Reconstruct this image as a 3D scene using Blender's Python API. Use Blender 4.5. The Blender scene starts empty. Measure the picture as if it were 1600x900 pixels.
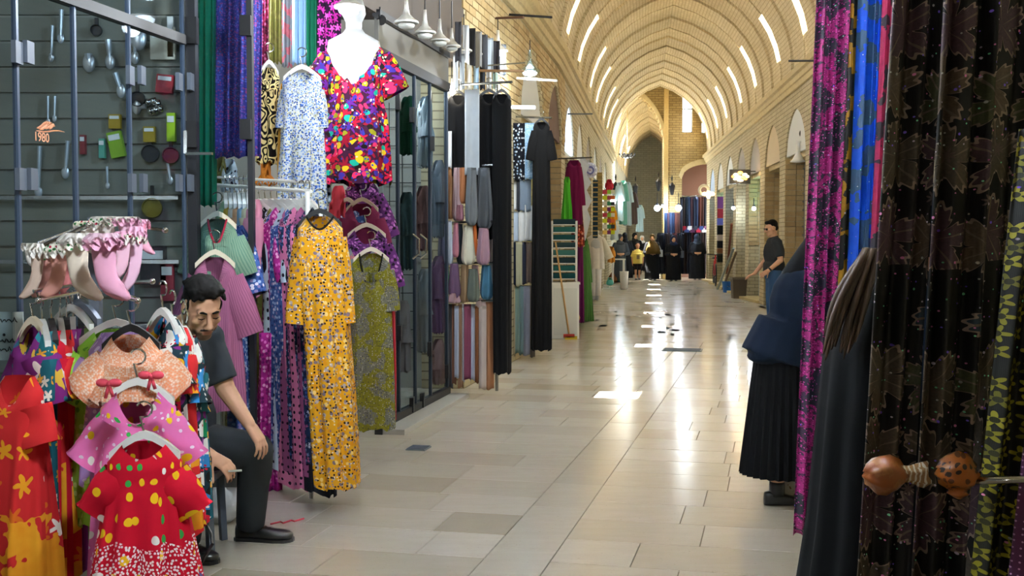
import bpy, math, random
from mathutils import Vector, Matrix, Euler
S = bpy.context.scene
C = S.collection
RND = random.Random(11)
PI = math.pi
# ------------------------------------------------------------------ camera
FPX, HZ, CAMH = 1800.0, 372.0, 1.48
PITCH = math.atan((450 - HZ) / FPX)
cam_d = bpy.data.cameras.new('camera'); cam = bpy.data.objects.new('camera', cam_d); C.objects.link(cam)
cam_d.sensor_width = 36; cam_d.lens = FPX / 1600 * 36; cam_d.clip_start = .05; cam_d.clip_end = 300
cam.location = (0, 0, CAMH); cam.rotation_euler = (PI / 2 - PITCH, 0, 0)
S.camera = cam
# ------------------------------------------------------------------ world, sun, exposure
W = bpy.data.worlds.new('world'); S.world = W; W.use_nodes = True
bgn = W.node_tree.nodes['Background']; bgn.inputs[0].default_value = (1.0, .97, .92, 1); bgn.inputs[1].default_value = 24.0
sun_d = bpy.data.lights.new('sun', 'SUN'); sun = bpy.data.objects.new('sun', sun_d); C.objects.link(sun)
sun_d.energy = 110; sun_d.angle = .006; sun_d.color = (1, .95, .85)
sun.rotation_euler = Vector((.25, -.10, -1.0)).to_track_quat('-Z', 'Y').to_euler()
vs = S.view_settings; vs.view_transform = 'Standard'; vs.look = 'None'; vs.gamma = 1; vs.exposure = 0.45
vs.use_curve_mapping = False
S.cycles.use_denoising = True
S.cycles.sample_clamp_indirect = 8
S.cycles.sample_clamp_direct = 40
def lamp(name, loc, power, color=(1, .97, .92), size=.06, kind='POINT'):
    d = bpy.data.lights.new(name, kind); d.energy = power; d.color = color
    if kind == 'POINT': d.shadow_soft_size = size
    else: d.size = size
    o = bpy.data.objects.new(name, d); o.location = loc; C.objects.link(o); return o

# ------------------------------------------------------------------ helpers
def P(px, py, Y):
    """point at world depth Y that the photograph shows at pixel px, py"""
    cx = (px - 800) / FPX; cy = (450 - py) / FPX
    d = Vector((cx, math.cos(PITCH) + cy * math.sin(PITCH), -math.sin(PITCH) + cy * math.cos(PITCH)))
    return Vector((0, 0, CAMH)) + d * (Y / d.y)
def PF(px, py):
    cx = (px - 800) / FPX; cy = (450 - py) / FPX
    d = Vector((cx, math.cos(PITCH) + cy * math.sin(PITCH), -math.sin(PITCH) + cy * math.cos(PITCH)))
    return Vector((0, 0, CAMH)) + d * (-CAMH / d.z)
def lin(v):
    v /= 255.0
    return v / 12.92 if v <= .04045 else ((v + .055) / 1.055) ** 2.4
def c(r, g=None, b=None):
    if isinstance(r, tuple): r, g, b = r
    if g is None: h = r.lstrip('#'); r, g, b = (int(h[i:i + 2], 16) for i in (0, 2, 4))
    return (lin(r), lin(g), lin(b), 1)

class MB:
    def __init__(s): s.V = []; s.F = []; s.U = []
    def v(s, p, uv=None): s.V.append(tuple(p)); s.U.append(uv); return len(s.V) - 1
    def quad(s, *pts):
        s.F.append([s.v(p) for p in pts])
    def box(s, ce, sz, rot=None, M=None):
        x, y, z = (q / 2 for q in sz); ce = Vector(ce)
        if M is None: M = Euler(rot).to_matrix() if rot else Matrix.Identity(3)
        i = len(s.V)
        for dx, dy, dz in ((-1,-1,-1),(1,-1,-1),(1,1,-1),(-1,1,-1),(-1,-1,1),(1,-1,1),(1,1,1),(-1,1,1)):
            s.v(ce + M @ Vector((dx * x, dy * y, dz * z)))
        for f in ((0,3,2,1),(4,5,6,7),(0,1,5,4),(1,2,6,5),(2,3,7,6),(3,0,4,7)): s.F.append([i + k for k in f])
        return s
    def bar(s, a, b, w, h=None):
        a = Vector(a); b = Vector(b); d = b - a; L = d.length
        q = d.to_track_quat('Y', 'Z').to_matrix()
        return s.box((a + b) / 2, (w, L, h or w), M=q)
    def loft(s, rings, close=True, cap0=False, cap1=False, uv=None):
        n = len(rings[0]); b = len(s.V)
        for i, r in enumerate(rings):
            for j, p in enumerate(r): s.v(p, uv[i][j] if uv else None)
        m = n if close else n - 1
        for i in range(len(rings) - 1):
            for j in range(m):
                k = (j + 1) % n
                s.F.append([b + i * n + j, b + i * n + k, b + (i + 1) * n + k, b + (i + 1) * n + j])
        if cap0: s.F.append([b + j for j in reversed(range(n))])
        if cap1: s.F.append([b + (len(rings) - 1) * n + j for j in range(n)])
        return s
    def tube(s, pts, r, n=8, caps=True):
        pts = [Vector(p) for p in pts]
        if not isinstance(r, (list, tuple)): r = [r] * len(pts)
        rings = []; prev = None
        for i, p in enumerate(pts):
            d = (pts[min(i + 1, len(pts) - 1)] - pts[max(i - 1, 0)])
            d = d.normalized() if d.length > 1e-9 else Vector((0, 0, 1))
            if prev is None:
                a = d.cross(Vector((0, 0, 1)))
                if a.length < .1: a = d.cross(Vector((0, 1, 0)))
            else: a = prev - d * prev.dot(d)
            a.normalize(); prev = a; bb = d.cross(a)
            rings.append([p + (a * math.cos(2 * PI * k / n) + bb * math.sin(2 * PI * k / n)) * r[i] for k in range(n)])
        return s.loft(rings, True, caps, caps)
    def lathe(s, prof, ce=(0, 0, 0), n=20, axis=None):
        ce = Vector(ce); M = Matrix.Identity(3) if axis is None else Vector(axis).to_track_quat('Z', 'Y').to_matrix()
        rings = [[ce + M @ Vector((r * math.cos(2 * PI * k / n), r * math.sin(2 * PI * k / n), z)) for k in range(n)] for r, z in prof]
        return s.loft(rings, True, True, True)
    def ell(s, ce, rad, M=None, n=14, m=9):
        ce = Vector(ce); M = M or Matrix.Identity(3)
        rings = []
        for i in range(1, m):
            t = PI * i / m
            rings.append([ce + M @ Vector((rad[0] * math.sin(t) * math.cos(2 * PI * k / n), rad[1] * math.sin(t) * math.sin(2 * PI * k / n), -rad[2] * math.cos(t))) for k in range(n)])
        b = len(s.V); s.loft(rings)
        lo = s.v(ce + M @ Vector((0, 0, -rad[2]))); hi = s.v(ce + M @ Vector((0, 0, rad[2])))
        for k in range(n):
            s.F.append([lo, b + (k + 1) % n, b + k]); s.F.append([hi, b + (m - 2) * n + k, b + (m - 2) * n + (k + 1) % n])
        return s
    def cap(s, a, ra, b, rb, n=12, flat=False):
        a = Vector(a); b = Vector(b); d = b - a; L = max(d.length, 1e-6); d /= L
        x = d.orthogonal().normalized(); y = d.cross(x); rings = []
        def ring(p, r): rings.append([p + (x * math.cos(2 * PI * k / n) + y * math.sin(2 * PI * k / n)) * r for k in range(n)])
        if flat:
            for i in range(5): ring(a + d * L * i / 4, ra + (rb - ra) * i / 4)
        else:
            for i in (1, 2, 3): t = PI / 2 * i / 4; ring(a - d * ra * math.cos(t), ra * math.sin(t))
            ring(a, ra)
            ring((a + b) / 2, (ra + rb) / 2)
            ring(b, rb)
            for i in (3, 2, 1): t = PI / 2 * i / 4; ring(b + d * rb * math.cos(t), rb * math.sin(t))
        return s.loft(rings, True, True, True)
    def mesh(s, name, smooth=False):
        me = bpy.data.meshes.new(name); me.from_pydata(s.V, [], s.F); me.update()
        ul = me.uv_layers.new(name='UVMap'); dat = ul.data
        for p in me.polygons:
            nx, ny, nz = (abs(q) for q in p.normal)
            for li, vi in zip(p.loop_indices, p.vertices):
                u = s.U[vi]
                if u is None:
                    x, y, z = s.V[vi]
                    u = (x, y) if nz >= nx and nz >= ny else ((y, z) if nx >= ny else (x, z))
                dat[li].uv = u
        if smooth: me.polygons.foreach_set('use_smooth', [True] * len(me.polygons))
        return me
    def build(s, name, mat, parent=None, smooth=False, loc=None, rz=0):
        return ob(name, s.mesh(name, smooth), mat, parent, loc, rz)
def ob(name, me, mat, parent=None, loc=None, rz=0):
    o = bpy.data.objects.new(name, me); C.objects.link(o)
    if mat is not None and not me.materials: me.materials.append(mat)
    if parent is not None: o.parent = parent
    if loc is not None: o.location = loc
    if rz: o.rotation_euler = (0, 0, rz)
    return o
def tag(o, label, cat, group=None):
    o['label'] = label; o['category'] = cat
    if group: o['group'] = group
    return o
def thing(name, label, cat, loc=(0, 0, 0), rz=0, group=None):
    o = bpy.data.objects.new(name, None); C.objects.link(o); o.empty_display_size = .05
    o.location = loc; o.rotation_euler = (0, 0, rz)
    return tag(o, label, cat, group)
def struct(o): o['kind'] = 'structure'; return o

# ------------------------------------------------------------------ materials
class NB:
    def __init__(s, name):
        s.m = bpy.data.materials.new(name); s.m.use_nodes = True; s.t = s.m.node_tree
        s.p = s.t.nodes['Principled BSDF']; s.out = s.t.nodes['Material Output']
    def n(s, typ, ins=None, **kw):
        o = s.t.nodes.new(typ)
        for k, v in kw.items(): setattr(o, k, v)
        for k, v in (ins or {}).items(): s.set(o.inputs[k], v)
        return o
    def set(s, sock, v):
        if isinstance(v, bpy.types.NodeSocket): s.t.links.new(v, sock)
        else: sock.default_value = v
    def math(s, op, a, b=0.0, cc=None):
        o = s.n('ShaderNodeMath', operation=op); s.set(o.inputs[0], a); s.set(o.inputs[1], b)
        if cc is not None: s.set(o.inputs[2], cc)
        return o.outputs[0]
    def vm(s, op, a, b=None, scale=None):
        o = s.n('ShaderNodeVectorMath', operation=op); s.set(o.inputs[0], a)
        if b is not None: s.set(o.inputs[1], b)
        if scale is not None: s.set(o.inputs['Scale'], scale)
        return o.outputs['Value'] if op in ('LENGTH', 'DOT_PRODUCT') else o.outputs[0]
    def mix(s, f, a, b, blend='MIX'):
        o = s.n('ShaderNodeMix', data_type='RGBA', blend_type=blend)
        s.set(o.inputs[0], f); s.set(o.inputs[6], a); s.set(o.inputs[7], b); return o.outputs[2]
    def ramp(s, f, stops, const=False):
        o = s.n('ShaderNodeValToRGB'); r = o.color_ramp
        if const: r.interpolation = 'CONSTANT'
        while len(r.elements) < len(stops): r.elements.new(1)
        for e, (p, col) in zip(r.elements, stops): e.position = p; e.color = col
        s.set(o.inputs[0], f); return o.outputs[0]
    def uv(s): return s.n('ShaderNodeTexCoord').outputs['UV']
    def obj(s): return s.n('ShaderNodeTexCoord').outputs['Object']
    def noise(s, vec, scale, detail=3, out=0):
        o = s.n('ShaderNodeTexNoise', {'Scale': scale, 'Detail': detail}); s.set(o.inputs['Vector'], vec); return o.outputs[out]
    def bump(s, h, strength=.3, dist=.01):
        o = s.n('ShaderNodeBump', {'Strength': strength, 'Distance': dist}); s.set(o.inputs['Height'], h)
        s.t.links.new(o.outputs[0], s.p.inputs['Normal'])
    def fin(s, col=None, rough=.8, metal=0.0, spec=.3):
        if col is not None: s.set(s.p.inputs['Base Color'], col)
        s.set(s.p.inputs['Roughness'], rough); s.set(s.p.inputs['Metallic'], metal); s.p.inputs['Specular IOR Level'].default_value = spec
        return s.m
def plain(name, col, rough=.6, metal=0.0, spec=.4, grain=0, gs=60):
    b = NB(name)
    if grain:
        f = b.noise(b.obj(), gs, 4)
        k = b.mix(grain, col, b.mix(f, (0, 0, 0, 1), (1, 1, 1, 1)), 'OVERLAY'); return b.fin(k, rough, metal, spec)
    return b.fin(col, rough, metal, spec)
def emit(name, col, strength):
    b = NB(name); b.p.inputs['Base Color'].default_value = col
    b.p.inputs['Emission Color'].default_value = col; b.p.inputs['Emission Strength'].default_value = strength; return b.m
def glass(name, tint, gloss=.12, rough=.02):
    b = NB(name); t = b.t
    tr = b.n('ShaderNodeBsdfTransparent'); tr.inputs[0].default_value = tint
    gl = b.n('ShaderNodeBsdfGlossy'); gl.inputs['Roughness'].default_value = rough; gl.inputs[0].default_value = (.9, .95, 1, 1)
    lw = b.n('ShaderNodeLayerWeight'); lw.inputs[0].default_value = .25
    f = b.math('MULTIPLY_ADD', b.math('POWER', lw.outputs[1], 4.0), .35, gloss)
    mx = b.n('ShaderNodeMixShader'); b.set(mx.inputs[0], f); t.links.new(tr.outputs[0], mx.inputs[1]); t.links.new(gl.outputs[0], mx.inputs[2])
    t.links.new(mx.outputs[0], b.out.inputs[0]); return b.m
_cache = {}
def fab(col, rough=.85):
    if isinstance(col, str): col = c(col)
    k = tuple(round(x, 4) for x in col)
    if k not in _cache:
        b = NB('cloth'); u = b.uv(); n = b.noise(u, 14, 3)
        k2 = b.mix(b.math('MULTIPLY', n, .35), col, tuple(q * .55 for q in col[:3]) + (1,))
        w = b.n('ShaderNodeTexWave', {'Scale': 160.0, 'Distortion': 1.0}); b.set(w.inputs['Vector'], u)
        b.bump(w.outputs[1], .12, .002); _cache[k] = b.fin(k2, rough, 0, .15)
    return _cache[k]
def pat(name, base, layers, rough=.85, spec=.15, warp=.0):
    """printed cloth: layers drawn over base, uv in metres"""
    b = NB(name); u = b.uv()
    if isinstance(base, str): base = c(base)
    if warp:
        nz = b.noise(u, 9, 2, 1); u = b.vm('ADD', u, b.vm('SCALE', b.vm('SUBTRACT', nz, (.5, .5, .5)), scale=warp))
    nn = b.noise(u, 12, 3); col = b.mix(b.math('MULTIPLY', nn, .3), base, tuple(q * .6 for q in base[:3]) + (1,))
    uvs = b.n('ShaderNodeSeparateXYZ', {0: b.uv()}); met = None
    for i, L in enumerate(layers):
        kind = L['k']; sc = L.get('s', 20.0); r = L.get('r', .3); cols = [c(x) if isinstance(x, str) else x for x in L['c']]
        uu = b.vm('ADD', u, (i * 7.31, i * 3.77, 0))
        if kind in ('spot', 'flower', 'leaf'):
            vo = b.n('ShaderNodeTexVoronoi', {'Scale': sc, 'Randomness': L.get('rnd', .9)}, voronoi_dimensions='2D'); b.set(vo.inputs['Vector'], uu)
            sp = b.n('ShaderNodeSeparateColor', {0: vo.outputs['Color']})
            if kind == 'spot': d = vo.outputs['Distance']; rad = r
            else:
                loc = b.vm('SUBTRACT', uu, vo.outputs['Position']); d = b.math('MULTIPLY', b.vm('LENGTH', loc), sc)
                xyz = b.n('ShaderNodeSeparateXYZ', {0: loc})
                an = b.math('ADD', b.math('ARCTAN2', xyz.outputs[1], xyz.outputs[0]), b.math('MULTIPLY', sp.outputs[2], 6.28))
                if kind == 'flower': rad = b.math('MULTIPLY_ADD', b.math('COSINE', b.math('MULTIPLY', an, float(L.get('np', 5)))), r * .32, r * .68)
                else:
                    lobe = b.math('POWER', b.math('ABSOLUTE', b.math('COSINE', b.math('MULTIPLY', an, 2.5))), .8)
                    rad = b.math('ADD', b.math('MULTIPLY_ADD', lobe, r * .62, r * .38), b.math('MULTIPLY', b.math('SINE', b.math('MULTIPLY', an, 27.0)), r * .07))
            f = b.math('LESS_THAN', d, rad)
            pr = L.get('p', 1.0)
            if pr < 1: f = b.math('MULTIPLY', f, b.math('LESS_THAN', sp.outputs[1], pr))
            n = len(cols); lc = b.ramp(sp.outputs[0], [(j / n, cols[j]) for j in range(n)], True) if n > 1 else cols[0]
            if kind == 'leaf':
                vein = b.math('GREATER_THAN', b.math('ABSOLUTE', b.math('SINE', b.math('MULTIPLY', an, 2.5))), .10)
                edge = b.math('GREATER_THAN', d, b.math('MULTIPLY', rad, .9))
                lc = b.mix(b.math('MULTIPLY', b.noise(uu, 160, 2), .7), lc, (.01, .01, .01, 1))
                lc = b.mix(vein, (.16, .12, .09, 1), lc); lc = b.mix(edge, lc, (.30, .22, .18, 1))
            if L.get('eye'):
                lc = b.mix(b.math('LESS_THAN', d, r * .33), lc, c(L['eye']))
        elif kind == 'blot':
            nz = b.noise(uu, sc, L.get('d', 3)); f = b.math('GREATER_THAN', nz, 1 - r)
            lc = cols[0] if len(cols) == 1 else b.mix(b.noise(uu, sc * 3, 2), cols[0], cols[1])
            if L.get('lace'):
                v2 = b.n('ShaderNodeTexVoronoi', {'Scale': L['lace']}, voronoi_dimensions='2D', feature='DISTANCE_TO_EDGE'); b.set(v2.inputs['Vector'], uu)
                f = b.math('MULTIPLY', f, b.math('LESS_THAN', v2.outputs[0], .16))
        elif kind == 'stripe':
            w = b.n('ShaderNodeTexWave', {'Scale': sc, 'Distortion': L.get('dis', 0.5)}, bands_direction=L.get('dir', 'X')); b.set(w.inputs['Vector'], uu)
            f = b.math('GREATER_THAN', w.outputs[1], 1 - r); lc = cols[0]
        elif kind == 'snake':
            nz = b.noise(uu, sc, 1); f = b.math('GREATER_THAN', b.math('SINE', b.math('MULTIPLY', nz, 46.0)), 1 - 2 * r); lc = cols[0]
        if 'vmax' in L:
            edge = b.math('ADD', uvs.outputs[1], b.math('MULTIPLY', b.math('SUBTRACT', b.noise(uu, 9, 2), .5), L.get('soft', .1)))
            f = b.math('MULTIPLY', f, b.math('LESS_THAN', edge, L['vmax']))
        col = b.mix(f, col, lc)
        if L.get('shiny'): met = f if met is None else b.math('MAXIMUM', met, f)
    w = b.n('ShaderNodeTexWave', {'Scale': 160.0, 'Distortion': 1.0}); b.set(w.inputs['Vector'], b.uv()); b.bump(w.outputs[1], .1, .002)
    b.fin(col, rough, 0, spec)
    if met is not None: b.set(b.p.inputs['Roughness'], b.math('MULTIPLY_ADD', met, -(rough - .3), rough))
    return b.m
def brickmat(name, c1, c2, mortar, bw=.26, bh=.085, off=.5, bump=.6, rough=.85):
    b = NB(name); u = b.uv()
    t = b.n('ShaderNodeTexBrick', {'Scale': 1.0, 'Mortar Size': .007, 'Brick Width': bw, 'Row Height': bh, 'Bias': 0.0, 'Mortar Smooth': .2}, offset=off)
    b.set(t.inputs['Vector'], u); b.set(t.inputs['Color1'], c1); b.set(t.inputs['Color2'], c2); b.set(t.inputs['Mortar'], mortar)
    col = b.mix(b.math('MULTIPLY', b.noise(u, 3, 5), .5), t.outputs[0], tuple(q * .6 for q in c1[:3]) + (1,))
    b.bump(b.math('MULTIPLY', t.outputs['Fac'], -1.0), bump, .012); return b.fin(col, rough, 0, .2)
BR = brickmat('wall_brick', c(204, 192, 158), c(188, 174, 138), c(120, 106, 82))
BRE = brickmat('end_wall_brick', c(178, 156, 108), c(154, 132, 88), c(92, 74, 48), .25, .085)
BRP = brickmat('pale_brick', c(196, 196, 180), c(180, 182, 168), c(128, 128, 112), .3, .11)
BRV = brickmat('vault_brick', c(226, 212, 178), c(212, 196, 160), c(174, 156, 118), .075, .24, .0, .35)
STONE = plain('cornice_stone', c(196, 178, 134), .8, grain=.25, gs=8)
PLASTER = plain('tympanum_plaster', c(222, 226, 224), .7)
GREYP = plain('grey_signboard', c(128, 116, 104), .5)
BROWNP = plain('brown_board', c(92, 62, 48), .6)
DARK = plain('dark_frame', c(26, 28, 33), .5)
STEEL = plain('steel', c(150, 156, 160), .25, .9)
GREYM = plain('grey_metal', c(92, 100, 112), .4, .3)
CHROME = plain('chrome', c(220, 222, 224), .12, 1)
WHITEP = plain('white_plastic', c(236, 236, 232), .35)
BLACKP = plain('black_plastic', c(22, 22, 24), .4)
WHITEPAINT = plain('white_paint', c(228, 228, 222), .5)
GLASS = glass('shop_glass', (.70, .76, .80, 1), .015)
GLASSD = glass('dark_glass', (.30, .36, .38, 1), .02)
SKIN = plain('skin', c(206, 158, 128), .55, spec=.35, grain=.08, gs=40)
SKIN2 = plain('skin_tan', c(186, 132, 100), .55)
HAIR = plain('hair_black', c(15, 13, 12), .75, spec=.15, grain=.4, gs=90)
BULB = emit('bulb', (1, .97, .9, 1), 30)
BULBB = emit('bulb_cool', (.8, .9, 1, 1), 30)
# ------------------------------------------------------------------ the hall's plan
def XL(Y):
    if Y <= 14: return -2.73 + .2 * Y
    if Y <= 18: return .07 + .155 * (Y - 14)
    return .69 + .124 * (Y - 18)
def XR(Y): return 3.26 + .09 * Y if Y >= 17.5 else 4.835 - .2 * (17.5 - Y)
YEND = 41.5
# floor ------------------------------------------------------------
def stonefloor():
    b = NB('floor_travertine')
    oi = b.n('ShaderNodeObjectInfo'); ge = b.n('ShaderNodeNewGeometry')
    rnd = b.math('FRACT', b.math('ADD', b.math('MULTIPLY', oi.outputs['Random'], 7.0), ge.outputs['Random Per Island']))
    pos = ge.outputs['Position']
    base = b.ramp(rnd, [(0, c(214, 208, 194)), (.3, c(222, 216, 204)), (.6, c(208, 200, 184)), (.82, c(226, 222, 212)), (.95, c(194, 186, 168))])
    vein = b.noise(b.vm('MULTIPLY', pos, (3, 9, 1)), 1.6, 6)
    col = b.mix(b.math('MULTIPLY', vein, .34), base, c(178, 166, 144))
    spk = b.math('GREATER_THAN', b.noise(pos, 60, 2), .70)
    col = b.mix(b.math('MULTIPLY', spk, .25), col, c(140, 122, 98))
    b.bump(b.noise(pos, 5, 3), .04, .02)
    b.fin(col, b.math('MULTIPLY_ADD', b.noise(pos, 2.5, 4), .16, .09), 0, .5); return b.m
FLOOR = stonefloor()
GROUT = plain('floor_grout', c(120, 108, 90), .7)
mb = MB(); mb.box((4, 26, -.06), (30, 76, .1)); floor = struct(mb.build('floor', GROUT))
NS = .229; NL = math.sqrt(1 + NS * NS); D0 = Vector((NS / NL, 1 / NL, 0)); T0 = Vector((1 / NL, -NS / NL, 0)); RZ0 = -math.atan(NS)
um = MB(); um.box((0, 0, 0), (1, 1, 1)); slab_me = um.mesh('floor_slab'); slab_me.materials.append(FLOOR)
nslab = 0
def slab(s0, s1, t0, t1):
    global nslab
    ce = D0 * ((s0 + s1) / 2) + T0 * ((t0 + t1) / 2)
    if ce.y > 16.6 or ce.y < 3.2 or ce.x < XL(ce.y) - 1.0 or ce.x > XR(ce.y) + .3 or abs(ce.x) > .50 * ce.y + .6: return
    o = bpy.data.objects.new('floor_slab', slab_me); C.objects.link(o); o.parent = floor
    o.location = (ce.x, ce.y, -.02 + RND.uniform(-.0012, .0)); o.scale = (t1 - t0 - .006, s1 - s0 - .006, .04); o.rotation_euler = (0, 0, RZ0)
    nslab += 1
tA, tB = -1.302, -.995
s = 2.6; row = 0
while s < 18.5:
    d = .42
    t = tA; first = True
    while t > -5.2:
        w = RND.uniform(.3, .7) if first else RND.choice((.58, .7, .82)); first = False
        slab(s, s + d, t - w, t); t -= w
    t = tB; first = True
    while t < 4.2:
        w = RND.uniform(.3, .8) if first else RND.choice((.6, .74, .86)); first = False
        slab(s, s + d, t, t + w); t += w
    s += d
s = 2.6
while s < 18.5:
    L = RND.choice((.62, .78, .86)); slab(s, s + L, tA, tB); s += L
fm = MB(); s = 0.0
fs = .11; fl = math.sqrt(1 + fs * fs); D1 = Vector((fs / fl, 1 / fl, 0)); T1 = Vector((1 / fl, -fs / fl, 0))
while s < 46:
    t = -6.0 + RND.uniform(0, .5)
    while t < 6.5:
        w = RND.choice((.6, .74, .86)); ce = D1 * (s + 16.4) + T1 * (t + .6) + D1 * .21; t0 = ce
        if ce.y > 16.2 and XL(min(ce.y, 41)) - .9 < ce.x < XR(ce.y) + 1.2:
            h = [ce + D1 * a * .206 + T1 * bb * (w / 2 - .004) for a, bb in ((-1, -1), (-1, 1), (1, 1), (1, -1))]
            fm.quad(*[(q.x, q.y, -.004) for q in h])
        t += w
    s += .42
o = fm.build('far_floor_slabs', FLOOR, floor); o['kind'] = 'stuff'
# vault --------------------------------------------------------------
half = [(1, 4.40), (1.0, 4.7), (.985, 5.0), (.95, 5.3), (.89, 5.6), (.80, 5.9), (.67, 6.2), (.5, 6.47), (.27, 6.72), (0, 6.9)]
prof = [(-f, z) for f, z in half] + [(f, z) for f, z in half[-2::-1]]
ceiling = bpy.data.objects.new('ceiling', None); C.objects.link(ceiling); struct(ceiling)
def vpt(i, Y, dn, L=XL, Rr=XR):
    f, z = prof[i]; xl, xr = L(Y), Rr(Y); ce = (xl + xr) / 2; hw = (xr - xl) / 2
    p = Vector((ce + f * hw, Y, z)); a = math.atan2(z - 4.3, f * hw * .9 if abs(f) > 1e-6 else 1e-6)
    return p + Vector((math.cos(a), 0, math.sin(a))) * dn
def ring(Y0, Y1, i0, i1, dn=0, name='vault_ring', L=XL, Rr=XR, mat=None, th=.5):
    m = MB(); arc = 0; rin = []; uvs = []
    for i in range(i0, i1 + 1):
        if i > i0: arc += (vpt(i, Y0, dn, L, Rr) - vpt(i - 1, Y0, dn, L, Rr)).length
        rin.append([vpt(i, Y0, dn, L, Rr), vpt(i, Y1, dn, L, Rr), vpt(i, Y1, th, L, Rr), vpt(i, Y0, th, L, Rr)])
        uvs.append([(arc, Y0), (arc, Y1), (arc, Y1 + .4), (arc, Y0 - .4)])
    m.loft(rin, True, True, True, uvs)
    return m.build(name, mat or BRV, ceiling)
SLOTS = [11.4] + [16.4 + 3.5 * k for k in range(8)]
SW = .5
Y = -6.0; k = 0
edges = []
for q in SLOTS: edges += [(q - SW / 2, q + SW / 2)]
while Y < YEND - .01:
    nx = [e for e in edges if e[0] >= Y - .01]
    tgt = nx[0][0] if nx else YEND
    n = max(1, round((tgt - Y) / (.75 if Y > 11.7 else 2.0))); st = (tgt - Y) / n
    for j in range(n):
        ring(Y + j * st, Y + (j + 1) * st, 0, 18, .05 if (k % 2) else 0); k += 1
    if nx:
        a, b_ = nx[0]
        for i0, i1, nm in ((0, 2, 'vault_haunch'), (5, 13, 'vault_crown'), (16, 18, 'vault_haunch')): ring(a, b_, i0, i1, .02, nm)
        k += 1; Y = b_
    else: Y = YEND
# walls --------------------------------------------------------------
def arch(s_): return max(0.0, 1 - abs(s_) ** 1.7) ** .6
ZS, ZA, ZT = 3.05, .78, 4.42
def wall(name, X, side, Ya, Yb, bays, depth=.42):
    """side -1: left wall, face towards +X; side 1: right wall"""
    m = MB(); bk = lambda y: X(y) + side * depth
    def solid(pts):          # pts: list of (Y, zlo, zhi)
        rings = [[(X(y), y, a), (X(y), y, b2), (bk(y), y, b2), (bk(y), y, a)] for y, a, b2 in pts]
        uv = [[(y, a), (y, b2), (y + depth, b2), (y + depth, a)] for y, a, b2 in pts]
        m.loft(rings, True, True, True)
    y = Ya
    for a, b_ in bays:
        if a > y:
            nn = max(1, int((a - y) / 1.0)); solid([(y + (a - y) * i / nn, 0, ZT) for i in range(nn + 1)])
        hw = (b_ - a) / 2
        solid([(a + hw + hw * q, ZS + ZA * arch(q), ZT) for q in [i / 10 - 1 for i in range(21)]])
        y = b_
    if y < Yb:
        nn = max(1, int((Yb - y) / 1.0)); solid([(y + (Yb - y) * i / nn, 0, ZT) for i in range(nn + 1)])
    return struct(m.build(name, BR))
LB = [(14.25, 16.35), (16.95, 18.95), (19.7, 21.9), (22.7, 24.9), (25.7, 27.9), (28.7, 30.9), (31.7, 33.9), (34.7, 36.9)]
RB = [(19.9, 22.3), (23.05, 25.35), (26.1, 28.35), (29.05, 31.3), (32.05, 34.3), (35.05, 37.3), (38.05, 40.2)]
wl = wall('wall_left', XL, -1, 11.3, 41.0, LB)
wr = wall('wall_right', XR, 1, -6.0, YEND, RB)
# shop backs: tympanum boards under the arches, lintels
def tympanum(X, side, a, b_, mat, parent, inset=.03):
    m = MB(); ring0 = []; hw = (b_ - a) / 2
    f = [(a + hw + hw * q, ZS + ZA * arch(q)) for q in [i / 10 - 1 for i in range(21)]]
    rings = [[(X(y) + side * inset, y, ZS - .02), (X(y) + side * inset, y, max(z, ZS)), (X(y) + side * (inset + .04), y, max(z, ZS)), (X(y) + side * (inset + .04), y, ZS - .02)] for y, z in f]
    m.loft(rings, True, True, True); m.build('tympanum', mat, parent)
    m = MB(); m.bar((X(a) + side * .24, a, ZS - .06), (X(b_) + side * .24, b_, ZS - .06), .3, .12); m.build('lintel', STONE, parent)
LIT = emit('lit_sign_board', c(190, 215, 255), 2.2)
for (a, b_), mt in zip(LB, [PLASTER, BROWNP, LIT, PLASTER, GREYP, PLASTER, GREYP, PLASTER]): tympanum(XL, -1, a, b_, mt, wl)
BEIGE = plain('beige_signboard', c(206, 186, 150), .6)
BLUEW = plain('blue_white_board', c(170, 190, 215), .5)
for (a, b_), mt in zip(RB, [PLASTER, BEIGE, GREYP, GREYP, PLASTER, PLASTER, BLUEW]): tympanum(XR, 1, a, b_, mt, wr)
# cornices
def cornice(name, X, side, Ya, Yb):
    rings = []
    n = 40
    for i in range(n + 1):
        y = Ya + (Yb - Ya) * i / n; x = X(y); s_ = -side
        rings.append([(x - s_ * .05, y, 4.16), (x + s_ * .05, y, 4.16), (x + s_ * .07, y, 4.24), (x + s_ * .10, y, 4.25), (x + s_ * .11, y, 4.33), (x + s_ * .16, y, 4.35), (x + s_ * .17, y, 4.44), (x - s_ * .05, y, 4.46)])
    m = MB(); m.loft(rings, True, True, True); return struct(m.build(name, STONE))
cornice('trim_1', XL, -1, 9, YEND); cornice('trim_2', XR, 1, 9, YEND)
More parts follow.
